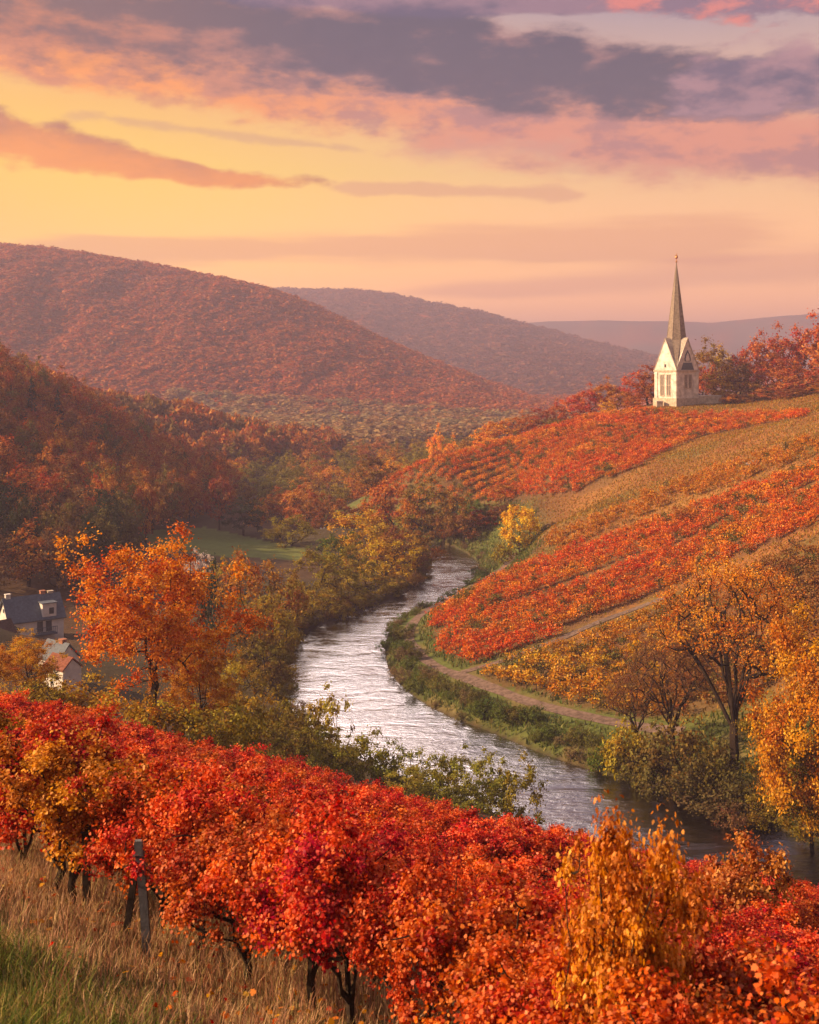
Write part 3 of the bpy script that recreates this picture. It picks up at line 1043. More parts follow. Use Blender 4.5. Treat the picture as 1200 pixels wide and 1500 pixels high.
def skeleton(name, rng, trunk, targets, tip_r, base_r, mat=None, up=0.6, wig=0.05, k=5, power=2.2, limbs=()):
    """limbs grown from a trunk polyline to every target, each thickening towards the foot"""
    nodes = [np.array(p, float) for p in trunk]
    par = [i - 1 for i in range(len(nodes))]
    cut = max(1, len(nodes) // 3)
    order = sorted(range(len(targets)), key=lambda i: np.linalg.norm(np.asarray(targets[i]) - nodes[-1]))
    paths = [list(range(len(nodes)))]
    for at_node, pts in limbs:                                 # main limbs given as polylines
        path = [at_node]
        for p in pts:
            nodes.append(np.array(p, float))
            par.append(path[-1])
            path.append(len(nodes) - 1)
        paths.append(path)
    if limbs:
        cut = len(trunk)
    for i in order:
        tg = np.asarray(targets[i], float)
        N = np.array(nodes[cut:])
        d = tg - N
        L = np.linalg.norm(d, axis=1)
        cost = L * (1.0 + up * np.clip(0.55 - d[:, 2] / (L + 1e-6), 0, 2))
        j = int(cost.argmin()) + cut
        st = nodes[j]
        dist = np.linalg.norm(tg - st)
        m = 2 if dist < .12 else 4
        path = [j]
        bow = rng.normal(size=3) * wig * dist + np.array([0, 0, -.10 * dist * (1 if tg[2] > st[2] else -1)])
        for q in range(1, m + 1):
            u = q / m
            p = st + (tg - st) * u + bow * 4 * u * (1 - u) + rng.normal(size=3) * wig * .25 * dist * (q < m)
            nodes.append(p)
            par.append(path[-1])
            path.append(len(nodes) - 1)
        paths.append(path)
    n = len(nodes)
    acc = np.zeros(n)
    has = np.zeros(n, bool)
    for i in range(n):
        if par[i] >= 0:
            has[par[i]] = True
    for i in range(n - 1, -1, -1):
        if not has[i]:
            acc[i] += tip_r ** power
        if par[i] >= 0:
            acc[par[i]] += acc[i]
    rad = acc ** (1 / power)
    rad *= 1 + (base_r / rad[0] - 1) * (rad / rad[0])
    mb = MB()
    for pi, p in enumerate(paths):
        if len(p) > 1:
            r = [rad[q] for q in p]
            r[0] = min(r[0], r[1] * 1.35) if pi else r[0]
            mb.tube([nodes[q] for q in p], r, k, True)
    return mb.mesh(name, mat or M_bark)


def shell(rng, n, c, r, lo=-0.75, inner=0.45, lump=0.25):
    """spray centres through an uneven ellipsoid"""
    c, r = np.array(c), np.array(r)
    d = rng.normal(size=(n * 4, 3))
    d /= np.linalg.norm(d, axis=1)[:, None]
    d = d[d[:, 2] > lo][:n]
    ph = rng.rand(6) * 6.28
    k = 1 + lump * (np.sin(3 * np.arctan2(d[:, 1], d[:, 0]) + ph[0] + 2 * d[:, 2]) * .5 + np.sin(5 * d[:, 2] + ph[1] + 2 * d[:, 0]) * .5 + np.sin(7 * d[:, 0] + 4 * d[:, 1] + ph[2]) * .4)
    rr = inner + (1 - inner) * rng.rand(len(d)) ** .6
    return c + d * r * (k * rr)[:, None]


class Proto:
    def __init__(s, crown, trunk, width):
        s.crown, s.trunk, s.width = crown, trunk, width


def fork(rng, tr):
    out = []
    for q in range(6):
        a_ = q * 2.4 + rng.rand() * .6
        r_ = .06 + .17 * rng.rand()
        z0, zt = tr[-1][2] if q % 2 else tr[-2][2], .80 - .8 * r_
        st = len(tr) - 1 if q % 2 else len(tr) - 2
        out.append((st, [(r_ * u ** 1.1 * math.cos(a_) + .008 * rng.normal(), r_ * u ** 1.1 * math.sin(a_) + .008 * rng.normal(), z0 + (zt - z0) * u) for u in (.15, .35, .6, .8, 1.0)]))
    return out


def make_proto(name, seed, c, r, n_cl, cl_r, n_leaf, leaf, lo=-.75, inner=.45, lump=.25, trunk_h=.3, tip=.003, base=.022, out=1.0, up=.5, mat=None, stems=1, flat=.8, tail=.62):
    rng = np.random.RandomState(seed)
    cen = shell(rng, n_cl, c, r, lo, inner, lump)
    crown = leaf_mesh('crown', rng, cen, cl_r * (.7 + .6 * rng.rand(len(cen))), n_leaf, leaf, mat or M_leaf, out=out, up=up, mid=(c[0], c[1], c[2] - .1), flat=flat, tail=tail)
    tr = [(0, 0, -.03)] + [(.012 * rng.normal(), .012 * rng.normal(), z) for z in np.linspace(.08, max(trunk_h, .15), 4)]
    trunk = skeleton('trunk', rng, tr, cen[::2], tip, base, k=4, limbs=fork(rng, tr) if name == 'maple' else ())
    return Proto(crown, trunk, 2 * max(r[0], r[1]) + cl_r)


P_round = [make_proto('round', 10 + i, (0, 0, .55), (.36, .36, .40), 60, .105, 4200, .032, lo=-.9, lump=.3, inner=.55, tail=.5) for i in range(4)]
P_wide = [make_proto('wide', 30 + i, (0, 0, .50), (.50, .50, .44), 80, .105, 6200, .031, lo=-.95, inner=.62, tail=.5, lump=.28, trunk_h=.2, base=.03) for i in range(4)]
P_tall = [make_proto('tall', 50 + i, (0, 0, .53), (.25, .25, .44), 60, .10, 3200, .031, lo=-.9, lump=.3) for i in range(2)]
P_bush = [make_proto('bush', 60 + i, (0, 0, .45), (.62, .62, .46), 42, .19, 1700, .062, lo=-.9, lump=.3, trunk_h=.1, base=.03) for i in range(4)]
P_thin = [make_proto('thin', 70 + i, (0, 0, .55), (.36, .36, .42), 60, .11, 1500, .026, lump=.35, trunk_h=.25, tip=.0035, inner=.3) for i in range(3)]


def conifer(seed):
    rng = np.random.RandomState(seed)
    cen, rad = [], []
    for i in range(60):
        h = .12 + .86 * rng.rand() ** 1.1
        rr = .24 * (1 - h) + .012
        a = rng.rand() * 6.28
        cen.append((rr * .8 * math.cos(a), rr * .8 * math.sin(a), h - .1 * rr))
        rad.append(.05 * (1 - h) + .03)
    crown = leaf_mesh('crown', rng, cen, rad, 1800, .03, M_leaf, up=-.1, flat=.6)
    return Proto(crown, MB().tube([(0, 0, -.03), (0, 0, .5), (0, 0, .97)], [.016, .009, .002], 5).mesh('trunk', M_bark), .5)


P_fir = [conifer(80)]


def plant(proto, name, label, cat, loc, h, w=None, color=(.3, .1, .03), group=None, rz=None, rng=random):
    """one tree or bush: an empty at its foot > trunk, crown"""
    rz = rng.random() * 6.28 if rz is None else rz
    t = empty(name, label, cat, loc, rz, group)
    k = h if w is None else w / proto.width
    t.scale = (k, k, h)
    link('trunk', proto.trunk, t)
    c = link('crown', proto.crown, t)
    c.color = (*color, 1)
    return t


def put(protos, name, label, cat, col, dist, top, wpx, color, group=None, sink=0.0, rng=random):
    """a plant by photo column, distance, the photo row of its top and its width in photo pixels"""
    x, y, z = at(col, dist)
    z = max(z, 0.3) - sink
    h = EYE - (top - HOR) / F * dist - z
    return plant(protos[rng.randrange(len(protos))], name, label, cat, (x, y, z), h, wpx / F * dist, color, group, rng=rng)


RED, SCARLET, CRIMSON = (.62, .032, .024), (.68, .058, .024), (.48, .018, .022)
ORANGE, GOLD, YELLOW = (.60, .16, .015), (.60, .27, .018), (.62, .34, .02)
RUST, BROWN, MAROON = (.38, .095, .025), (.26, .095, .032), (.24, .028, .022)
OLIVE, DKOLIVE, GREEN, DKGREEN, OCHRE = (.38, .21, .025), (.28, .18, .026), (.12, .15, .03), (.03, .042, .02), (.26, .14, .03)


def jit(c, rng, s=.18):
    k = 1 + s * (rng.random() - .5) * 2
    return tuple(max(.004, v * k * (1 + s * .6 * (rng.random() - .5))) for v in c)


random.seed(4)
R = random.Random(12)
# ------------------------------------------------------------------ red shrubs of the near slope
def shrub_proto(seed, n_leaf, leaf, tmpl, n_cl, mat):
    rng = np.random.RandomState(seed)
    cen = shell(rng, n_cl, (0, 0, .73), (.42, .42, .255), -.9, .25, .55)
    low = np.stack([np.clip(rng.normal(size=8) * .2, -.32, .32), np.clip(rng.normal(size=8) * .2, -.32, .32), .42 + .12 * rng.rand(8)], 1)
    allc = np.vstack([cen, low])
    rad = np.concatenate([.098 * (.4 + .9 * rng.rand(len(cen))), .05 + .05 * rng.rand(8)])
    crown = leaf_mesh('crown', rng, allc, rad, n_leaf, leaf, mat, tmpl, out=.7, up=.45, droop=.7, mid=(0, 0, .5), flat=.85)
    lean = rng.normal(size=2) * .05
    tr = [(-lean[0], -lean[1], -.06), (0, 0, .02), (lean[0] * .7 + rng.normal() * .012, lean[1] * .7, .13), (lean[0] + rng.normal() * .015, lean[1] * 1.2, .26), (lean[0] * 1.4, lean[1] * 1.5, .36)]
    limbs = []
    for q in range(3):                                          # side stems from the same stool
        a_ = q * 2.1 + rng.rand()
        limbs.append((2, [(.13 * u * math.cos(a_) + .016 * rng.normal(), .13 * u * math.sin(a_) + .016 * rng.normal(), .12 + .40 * u) for u in (.25, .5, .75, 1.0)]))
    trunk = skeleton('trunk', rng, tr, allc, .0036, .024, wig=.07, k=5, limbs=limbs)
    return Proto(crown, trunk, .9)


P_shrub = [shrub_proto(100 + i, 24000, .0172, LOBED, 100, M_leaf_near) for i in range(6)]
P_shrub_far = [shrub_proto(120 + i, 9500, .0255, LOBED[::2], 72, M_leaf_near) for i in range(4)]

ROW_D, ROW_N = np.array([.755, -.656]), np.array([.656, .755])
ROW_0 = np.array([-1.2, 12.95])
SHRUB_COL = [('crimson', CRIMSON), ('red', RED), ('scarlet', SCARLET), ('scarlet', (.64, .075, .015)), ('red', (.52, .022, .012))]
front = []
for k in range(-3, 26):
    for s in np.arange(-34, 26, 1.0 if k <= 0 else 1.45):
        p = ROW_0 + ROW_D * (s + .5 * (k % 2) + R.uniform(-.3, .3)) + ROW_N * (k * 1.75 + R.uniform(-.25, .25))
        x, y = float(p[0]), float(p[1])
        if y < 7.0 or y > 52:
            continue
        if k < 0 and not (x > .75 and k >= -2):
            continue
        col = 600 + F * x / y
        if col < -90 or col > 1300:
            continue
        front.append((y, x, k, s, col))
front.sort()
row_s = sorted(q[3] for q in front if q[2] == 0 and 0 < q[4] < 1200)
gold_s = min((abs(q[4] - 105), q[3]) for q in front if q[2] == 0)[1]
left_s, right_s = [q for q in row_s if q < -1.93][::-1], [q for q in row_s if q >= -1.93]
print('shrubs', len(front))
n_band = 0
GOLDS = [('golden', GOLD), ('amber', (.50, .19, .03))]
post_s = None
seen_front = 0
for (y, x, k, s, col) in front[:300]:
    z = gz(x, y)
    h = (2.1 if k <= 0 else 1.6) * R.uniform(.85, 1.1)
    nm, c = R.choice(SHRUB_COL)
    nz = float(wob(np.array([x]), np.array([y]), 3.2)[0])
    if nz > .95:
        nm, c = 'orange', (.62, .13, .015)
    elif nz > .55:
        nm, c = 'scarlet', (.56, .085, .025)
    if k == 0 and s == gold_s:
        nm, c = 'golden', (.62, .21, .02)
    if k <= 1 and col <= 20:
        nm, c = 'olive and orange', (.40, .16, .02)
    if k == 0 and 300 < col < 330:
        nm, c = 'golden', (.62, .24, .02)
    protos = P_shrub if y < 19 else P_shrub_far
    if k == 0 and 0 < col < 1200:
        where = 'left of' if s < -1.93 else 'right of'
        n_ = (left_s.index(s) if s < -1.93 else right_s.index(s)) + 1
        lab = f'{nm} leaved shrub in the front row, number {n_} {where} the grey post'
        grp = 'shrubs of the open front row'
    elif k < 0:
        lab = f'{nm} leaved shrub closest to the camera where the field runs out below'
        grp = f'closest {nm} shrubs'
    else:
        b = 'close behind the open front row' if k < 5 else 'in the middle of the red slope field' if k < 14 else 'at the upper rim of the red field'
        lab = f'{nm} leaved shrub {b}'
        grp = f'{nm} shrubs {b}'
    o = plant(protos[R.randrange(len(protos))], 'slope_shrub', lab, 'shrub', (x, y, z), h, None, jit(c, R), grp, rng=R)
    wk = R.uniform(.85, 1.05) if k <= 0 else R.uniform(1.0, 1.3)
    o.scale = (h * wk, h * wk, h)
    o.rotation_euler = (R.uniform(-.07, .07), R.uniform(-.07, .07), R.uniform(0, 6.28))

# the golden shrub that stands closest of all
for col, dist, h, c, lab, pr_ in ((912, 8.6, 2.95, (.62, .19, .018), 'tall golden orange shrub rising out of the red ones, biggest leaves of all', 2),
                                  (990, 7.7, 1.75, (.58, .035, .02), 'low red shrub in front of the tall golden one, on its right', 5), (1150, 9.6, 2.0, (.58, .035, .014), 'bright red shrub at the picture corner below the dark water', 1), (850, 9.3, 1.95, (.60, .04, .014), 'red shrub tight against the tall golden one, on its left', 3)):
    x, y, z = at(col, dist)
    plant(P_shrub[pr_], 'slope_shrub', lab, 'shrub', (x, y, z - .1), h, .38 * h if 'tall' in lab else None, c, None, rng=R)

# ------------------------------------------------------------------ the big orange tree and other single trees
P_maple = make_proto('maple', 201, (0, 0, .58), (.36, .36, .40), 190, .062, 28000, .0122, lo=-.85, inner=.35, lump=.4, trunk_h=.34, tip=.0014, base=.016, out=.6)
P_fan = None


def fan_proto(seed):
    """tall tree with bare limbs fanning up into a thin, twiggy, half leafless crown"""
    rng = np.random.RandomState(seed)
    cen = shell(rng, 260, (0, 0, .66), (.31, .31, .32), -.25, .62, .15)
    cen = cen[(cen[:, 2] > .52) | (np.hypot(cen[:, 0], cen[:, 1]) > .24)]
    sub = shell(rng, 60, (0, 0, .60), (.20, .20, .28), -.3, .3, .2)
    crown = leaf_mesh('crown', rng, cen, .05 * (.6 + .8 * rng.rand(len(cen))), 17000, .0078, M_leaf, out=.3, up=.4, mid=(0, 0, .5))
    tr = [(0, 0, -.03), (.003, 0, .07), (-.002, .002, .14), (.002, -.002, .21), (.0, 0, .27)]
    limbs = []
    for q in range(8):
        a_ = q * 2.4 + rng.rand() * .5
        r_ = .05 if q == 0 else .10 + .13 * rng.rand()
        st = 3 if q % 3 == 1 else 4
        z0 = tr[st][2]
        zt = .80 - .9 * r_ + .05 * rng.rand()
        limbs.append((st, [(r_ * u ** 1.25 * math.cos(a_ + .25 * u) + .006 * rng.normal(), r_ * u ** 1.25 * math.sin(a_ + .25 * u) + .006 * rng.normal(), z0 + (zt - z0) * u) for u in (.12, .28, .46, .64, .82, 1.0)]))
    trunk = skeleton('trunk', rng, tr, np.vstack([sub[sub[:, 2] > .5], cen]), .0020, .020, up=2.2, wig=.04, k=5, limbs=limbs)
    return Proto(crown, trunk, .62)


P_fan = [fan_proto(210), fan_proto(211)]
P_willow = [make_proto('willow', 230 + i, (0, 0, .50), (.50, .50, .46), 70, .105, 4200, .036, lo=-.95, lump=.4, trunk_h=.12, tip=.003, base=.02) for i in range(3)]
P_egg = make_proto('egg', 240, (0, 0, .51), (.40, .40, .44), 90, .095, 7000, .034, lo=-.97, inner=.62, lump=.12, trunk_h=.2, tail=.5)
P_big = make_proto('big', 220, (0, 0, .52), (.44, .44, .46), 200, .072, 56000, .0142, lo=-.97, inner=.55, lump=.4, trunk_h=.3, tip=.0016, base=.02)

put([P_maple], 'orange_tree', 'large bright orange tree with dark forked trunk above the red shrubs', 'tree', 224, 70, 764, 262, (.66, .125, .013), None, 0, R)
put([P_maple], 'orange_tree', 'smaller amber tree spreading low against the right side of the big orange tree', 'tree', 296, 74, 930, 130, (.48, .15, .02), None, 0, R)
put([P_maple], 'orange_tree', 'small golden orange tree in front of the white house', 'tree', 42, 84, 928, 105, (.58, .22, .02), None, 0, R)
put([P_maple], 'orange_tree', 'low orange tree at the picture edge left of the golden one', 'tree', -8, 80, 945, 80, (.50, .13, .025), None, 0, R)
put(P_round, 'blossom_tree', 'small tree with silvery white leaves behind the shoulder of the orange tree', 'tree', 292, 182, 804, 58, (.62, .50, .48), None, 0, R)
put([P_maple], 'maroon_tree', 'dark red tree between the orange tree and the silvery one', 'tree', 268, 84, 812, 60, (.30, .04, .035), None, 0, R)
put(P_bush, 'dark_bush', 'dark green rounded bush between golden tree and terracotta roofed cottage', 'bush', 66, 98, 958, 52, DKGREEN, None, 0, R)
put(P_bush, 'dark_bush', 'dark green rounded bush beside the silvery tree below the meadow', 'bush', 312, 150, 800, 46, DKGREEN, None, 0, R)
put(P_bush, 'dark_bush', 'dark green bush against the gable of the white house', 'bush', 24, 152, 918, 30, DKGREEN, None, 0, R)

for col, dist, top, wpx, c, lab in ((118, 76, 985, 110, (.42, .19, .025), 'amber bush between terracotta roofed cottage and the big orange tree'), (172, 66, 1010, 100, (.36, .17, .025), 'ochre bush left of the big orange trunk'), (235, 64, 1015, 110, (.34, .18, .025), 'ochre bush right of the big orange trunk'),
                                    (300, 66, 1022, 110, (.30, .18, .028), 'olive yellow bush under the low amber tree'), (345, 70, 1020, 100, (.26, .17, .028), 'olive bush where the red rim meets the willow bushes'), (60, 74, 985, 80, (.30, .17, .025), 'ochre bush under the small golden orange tree')):
    put(P_bush, 'slope_bush', lab, 'bush', col, dist, top, wpx * 1.1, c, None, .2, R)
put([P_fan[0]], 'fan_tree', 'tall half bare tree with dark limbs fanning up from the far bank', 'tree', 1075, 106, 806, 215, (.66, .19, .028), None, 0, R)
put([P_fan[1]], 'fan_tree', 'thin brown twiggy tree left of the tall half bare one', 'tree', 985, 112, 925, 120, (.22, .085, .05), None, 0, R)
put([P_fan[1]], 'fan_tree', 'short brown twiggy tree by the track end under the orange vines', 'tree', 932, 114, 985, 90, (.25, .09, .045), None, 0, R)
put([P_big], 'golden_tree', 'huge golden olive tree at the picture edge on the far bank', 'tree', 1222, 92, 892, 245, (.54, .165, .014), None, 0, R)
put([P_big], 'golden_tree', 'lower olive gold tree overhanging the water beside the huge golden one', 'tree', 1190, 95, 1050, 170, (.22, .13, .022), None, 0, R)
put(P_thin, 'maroon_tree', 'dark maroon tree on the vineyard behind the tall half bare one', 'tree', 1180, 150, 800, 80, (.22, .05, .03), None, 0, R)
put(P_thin, 'maroon_tree', 'small maroon tree right at the edge among the upper vines', 'tree', 1145, 156, 815, 60, (.26, .06, .03), None, 0, R)

# ------------------------------------------------------------------ riverside and valley trees
LEFT_BANK = [
    (372, 160, 803, 118, (.44, .14, .025), 'orange brown round tree leading the row on the wooded bank'),
    (335, 172, 800, 70, OLIVE, 'olive tree under the meadow edge behind the orange brown one'),
    (418, 166, 835, 80, OLIVE, 'olive tree just behind the orange brown one on the bank'),
    (462, 184, 805, 100, DKOLIVE, 'dull olive tree in the middle of the wooded bank'),
    (510, 190, 800, 92, DKOLIVE, 'dark olive tree overhanging the water before the bend'),
    (560, 205, 782, 112, (.46, .23, .02), 'golden topped olive tree overhanging the river bend'),
    (592, 214, 768, 92, (.25, .085, .03), 'rusty brown tree leaning over the water at the bend'),
    (523, 222, 743, 100, GOLD, 'bright golden tree topping the wooded bank'),
    (560, 230, 758, 80, (.34, .18, .03), 'ochre tree between the bright golden one and the rusty one'),
    (488, 216, 778, 80, GREEN, 'green tree below the bright golden one'),
    (392, 150, 868, 92, OLIVE, 'olive gold tree by the water below the orange brown one'),
    (352, 140, 868, 84, (.24, .10, .03), 'russet olive tree beside the orange one, higher than its neighbour'),
    (388, 136, 925, 92, (.19, .12, .028), 'low ochre tree at the water edge nearest the bushes'),
    (350, 128, 955, 80, OLIVE, 'low olive tree at the foot of the orange tree'),
    (540, 198, 840, 90, OLIVE, 'low olive tree dipping into the river under the golden topped one'),
    (600, 222, 800, 66, (.16, .06, .028), 'dark brown tree at the water where the river disappears'),
    (445, 176, 862, 80, OLIVE, 'low olive tree overhanging the dark water'),
    (500, 186, 852, 70, DKOLIVE, 'small dark olive tree with trailing branches over the river'),
    (357, 252, 733, 62, DKGREEN, 'dark green round tree at the top of the meadow'),
    (378, 258, 730, 34, (.46, .15, .03), 'orange tree peeping out behind the dark green round one'),
    (428, 238, 752, 72, DKOLIVE, 'dark olive round tree at the lower end of the meadow'),
    (405, 246, 770, 44, DKOLIVE, 'small dark tree between the two round ones by the meadow'),
    (448, 272, 708, 72, (.42, .11, .035), 'orange red tree above the round dark olive one'),
    (478, 262, 722, 70, (.28, .085, .035), 'red brown tree beside the orange red one'),
    (505, 266, 735, 62, RUST, 'rust coloured tree behind the bright golden one'),
    (415, 282, 712, 62, RUST, 'dull rust tree behind the meadow trees'),
    (322, 258, 690, 46, (.30, .05, .03), 'tall red tree at the end of the shaded wood'),
]
for col, dist, top, wpx, c, lab in LEFT_BANK:
    put(P_wide if wpx > 66 else P_round, 'riverside_tree', lab, 'tree', col, dist, top, wpx * 1.08, jit(c, R, .1), 'trees of the wooded river bank', 0, R)

RIGHT_BEND = [
    (632, 258, 706, 92, (.24, .13, .03), 'broad olive brown tree below the tip of the upper vineyard'),
    (603, 256, 722, 40, ORANGE, 'small orange tree beside the broad olive brown one'),
    (575, 262, 702, 78, (.44, .085, .03), 'red orange tree at the very tip of the upper vineyard'),
    (552, 266, 716, 60, RUST, 'rusty tree half behind the golden one at the vineyard tip'),
    (668, 254, 712, 60, (.36, .15, .03), 'orange brown tree in the clump above the grassy bend'),
    (695, 252, 722, 46, GREEN, 'green tree in the middle of the clump above the grassy bend'),
    (712, 250, 738, 58, MAROON, 'dark maroon tree in the clump above the grassy bend'),
    (740, 254, 704, 48, (.46, .13, .03), 'bright orange round tree left above the yellow one'),
    (735, 247, 735, 44, (.20, .07, .035), 'brown tree right beside the yellow one'),
    (680, 248, 748, 50, BROWN, 'low brown tree at the foot of the clump above the grassy bend'),
    (650, 252, 745, 56, BROWN, 'low dark tree over the grass at the left end of the clump'),
    (762, 226, 732, 56, (.78, .38, .012), 'bright yellow round tree on the track above the river bend'),
    (768, 224, 780, 40, DKOLIVE, 'small dark tree in the shade of the yellow one'),
]
for col, dist, top, wpx, c, lab in RIGHT_BEND:
    put([P_egg] if 'yellow round' in lab else P_round, 'hillside_tree', lab, 'tree', col, dist, top, wpx * 1.05, c if 'yellow' in lab else jit(c, R, .1), 'trees below the upper vineyard', 0, R)

# skyline trees left of the church and wood behind it
HILLTOP = [
    (640, 345, 627, 26, ORANGE), (665, 335, 642, 34, ORANGE), (648, 318, 650, 40, RUST), (690, 325, 640, 46, BROWN), (732, 312, 612, 58, (.44, .14, .03)), (712, 318, 622, 40, ORANGE), (765, 315, 606, 46, RUST),
    (790, 312, 598, 44, MAROON), (812, 305, 612, 40, (.20, .13, .03)), (815, 318, 588, 36, (.30, .06, .03)), (840, 312, 578, 50, (.38, .04, .03)), (865, 310, 566, 46, (.40, .05, .03)), (890, 312, 556, 44, RUST),
    (905, 309, 568, 40, (.46, .13, .03)), (890, 306, 585, 26, GOLD), (925, 314, 545, 46, (.38, .05, .03)), (948, 316, 534, 46, (.30, .05, .03)), (928, 307, 575, 34, (.42, .10, .03)), (958, 312, 556, 30, RUST),
    (1035, 318, 502, 60, (.22, .11, .03)), (1030, 313, 525, 44, (.40, .05, .03)), (1058, 322, 508, 34, OLIVE), (1078, 312, 525, 62, (.13, .06, .035)), (1062, 307, 538, 56, (.38, .17, .03)), (1085, 318, 512, 50, MAROON),
    (1110, 318, 492, 52, (.34, .05, .03)), (1140, 314, 483, 60, (.36, .055, .03)), (1165, 308, 486, 60, (.34, .05, .025)), (1192, 302, 468, 66, (.36, .05, .028)), (1225, 300, 462, 70, (.36, .06, .03)), (1125, 305, 515, 56, (.30, .05, .03)),
    (1155, 296, 525, 60, (.33, .06, .03)), (1190, 290, 535, 70, (.30, .06, .03)), (1105, 302, 555, 44, BROWN), (1070, 300, 575, 30, RUST), (1130, 298, 562, 50, (.28, .07, .03)), (1165, 290, 568, 56, (.26, .07, .035)), (1090, 300, 580, 34, (.30, .09, .03)),
    (1005, 322, 540, 34, RUST), (1205, 284, 560, 50, RUST), (1240, 285, 500, 80, (.34, .06, .03)),
]
for i, (col, dist, top, wpx, c) in enumerate(HILLTOP):
    cn = {RUST: 'rust', BROWN: 'brown', MAROON: 'maroon', ORANGE: 'orange', GOLD: 'golden', OLIVE: 'olive'}.get(c) or ('olive' if c[1] > c[0] * .55 else 'amber' if c[1] > c[0] * .3 else 'dark brown' if c[0] < .2 else 'red')
    zone = 'on the ridge beyond the upper vineyard' if col < 780 else 'on the slope left of the church' if col < 970 else 'right behind the church' if col < 1100 else 'in the wood right of the church'
    lab = f'{cn} tree {zone}' + ('' if zone[:2] == 'in' else ', ' + ('tall and round' if wpx >= 44 else 'small and narrow'))
    put(P_round + P_tall, 'hilltop_tree', lab, 'tree', col, dist, top, wpx * 1.12, jit(tuple(q_ * 1.4 for q_ in c), R, .12), f'{cn} trees {zone}', .6, R)

# shaded wood on the left slope: every tree by itself
WOOD = np.array([(-70, 176), (60, 176), (150, 182), (215, 222), (320, 292), (345, 322), (300, 345), (190, 336), (100, 325), (0, 316), (-70, 312)], float)
wood_xy = []
tries = 0
while len(wood_xy) < 230 and tries < 30000:
    tries += 1
    col, dist = R.uniform(-60, 345), R.uniform(175, 345)
    if not inside(np.array([col]), np.array([dist]), WOOD)[0]:
        continue
    x = (col - 600) / F * dist
    if all((x - a) ** 2 + (dist - b) ** 2 > 5.3 ** 2 for a, b in wood_xy):
        wood_xy.append((x, dist))
print('wood', len(wood_xy))
WC = [('rust red', (.44, .085, .025)), ('russet', (.36, .095, .028)), ('brown', (.24, .085, .035)), ('olive', (.17, .11, .03)), ('rust red', (.48, .10, .025)), ('russet', (.40, .12, .028)), ('rust red', (.40, .07, .025))]
for (x, y) in wood_xy:
    z = gz(x, y)
    cn, c = R.choice(WC)
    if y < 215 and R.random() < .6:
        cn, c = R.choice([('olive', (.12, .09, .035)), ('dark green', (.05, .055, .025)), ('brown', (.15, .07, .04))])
    zone = 'at the foot of the shaded wood' if y < 235 else 'half way up the shaded wood' if y < 285 else 'along the crest of the shaded wood'
    fir = R.random() < .05
    P = P_fir[0] if fir else R.choice(P_round + P_tall)
    if fir:
        cn, c = 'dark green', (.025, .038, .022)
    h = R.uniform(9.5, 14)
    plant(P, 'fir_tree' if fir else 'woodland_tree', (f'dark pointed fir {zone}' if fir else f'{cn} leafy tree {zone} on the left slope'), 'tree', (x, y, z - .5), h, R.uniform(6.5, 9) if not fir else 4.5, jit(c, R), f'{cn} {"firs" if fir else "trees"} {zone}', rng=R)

# looser trees across the valley floor
v_xy = []
tries = 0
while len(v_xy) < 95 and tries < 20000:
    tries += 1
    col, dist = R.uniform(335, 760), R.uniform(282, 470)
    x = (col - 600) / F * dist
    if col > 545 + (dist - 275) * .95 or river_sd(np.array([x]), np.array([dist]))[0] < 6:
        continue
    if all((x - a) ** 2 + (dist - b) ** 2 > 7.5 ** 2 for a, b in v_xy):
        v_xy.append((x, dist))
print('valley', len(v_xy))
VC = [('olive', (.22, .16, .03)), ('olive', (.26, .17, .035)), ('ochre', (.40, .22, .03)), ('rust', (.42, .12, .03)), ('orange', (.54, .18, .025)), ('brown', (.28, .12, .035)), ('olive', (.24, .17, .035))]
for (x, y) in v_xy:
    cn, c = R.choice(VC)
    zone = 'on the valley floor just past the river trees' if y < 345 else 'on the valley floor beyond the upper vineyard tip'
    plant(R.choice(P_round), 'valley_tree', f'{cn} tree {zone}', 'tree', (x, y, gz(x, y) - .6), R.uniform(7, 10.5), R.uniform(8, 12), jit(c, R), f'{cn} trees {zone}', rng=R)

# ------------------------------------------------------------------ bushes at the water
NEAR_BUSH = [(352, 100, 1010, 110, OLIVE), (405, 104, 1022, 90, (.24, .15, .03)), (440, 100, 1030, 90, (.22, .14, .03)), (482, 104, 1000, 78, (.34, .22, .028)), (468, 96, 1050, 80, (.20, .14, .03)), (530, 98, 1062, 90, (.28, .20, .03)), (575, 97, 1080, 70, (.24, .20, .035)),
             (625, 95, 1095, 80, (.25, .20, .033)), (672, 94, 1095, 84, (.24, .20, .035)), (715, 92, 1104, 78, (.23, .20, .035)), (758, 91, 1118, 84, (.30, .22, .035)), (600, 88, 1120, 90, (.24, .18, .035)), (690, 86, 1138, 100, (.22, .18, .035)), (500, 92, 1085, 90, (.20, .14, .03)), (380, 92, 1045, 110, (.19, .13, .03)), (320, 88, 1040, 90, (.22, .13, .03))]
for i, (col, dist, top, wpx, c) in enumerate(NEAR_BUSH):
    lab = 'tall loose yellow green willow bush standing up against the bright water' if i == 3 else f'{"ochre" if c[0] > .28 else "green"} willow bush on the near bank behind the red field'
    put(P_willow, 'willow_bush', lab, 'bush', col, dist, top, wpx * 1.1, jit(c, R, .15), None if i == 3 else f'{"ochre" if c[0] > .28 else "green"} willow bushes behind the red field', .4, R)
put(P_bush, 'willow_bush', 'rounded green bush poking out of the red shrubs below the dark water', 'bush', 1075, 30, 1240, 90, (.20, .14, .035), None, .3, R)
put(P_shrub_far[1:2], 'slope_shrub', 'pale orange shrub tip rising over the dark water', 'shrub', 1092, 27, 1240, 130, (.50, .15, .04), None, .3, R)

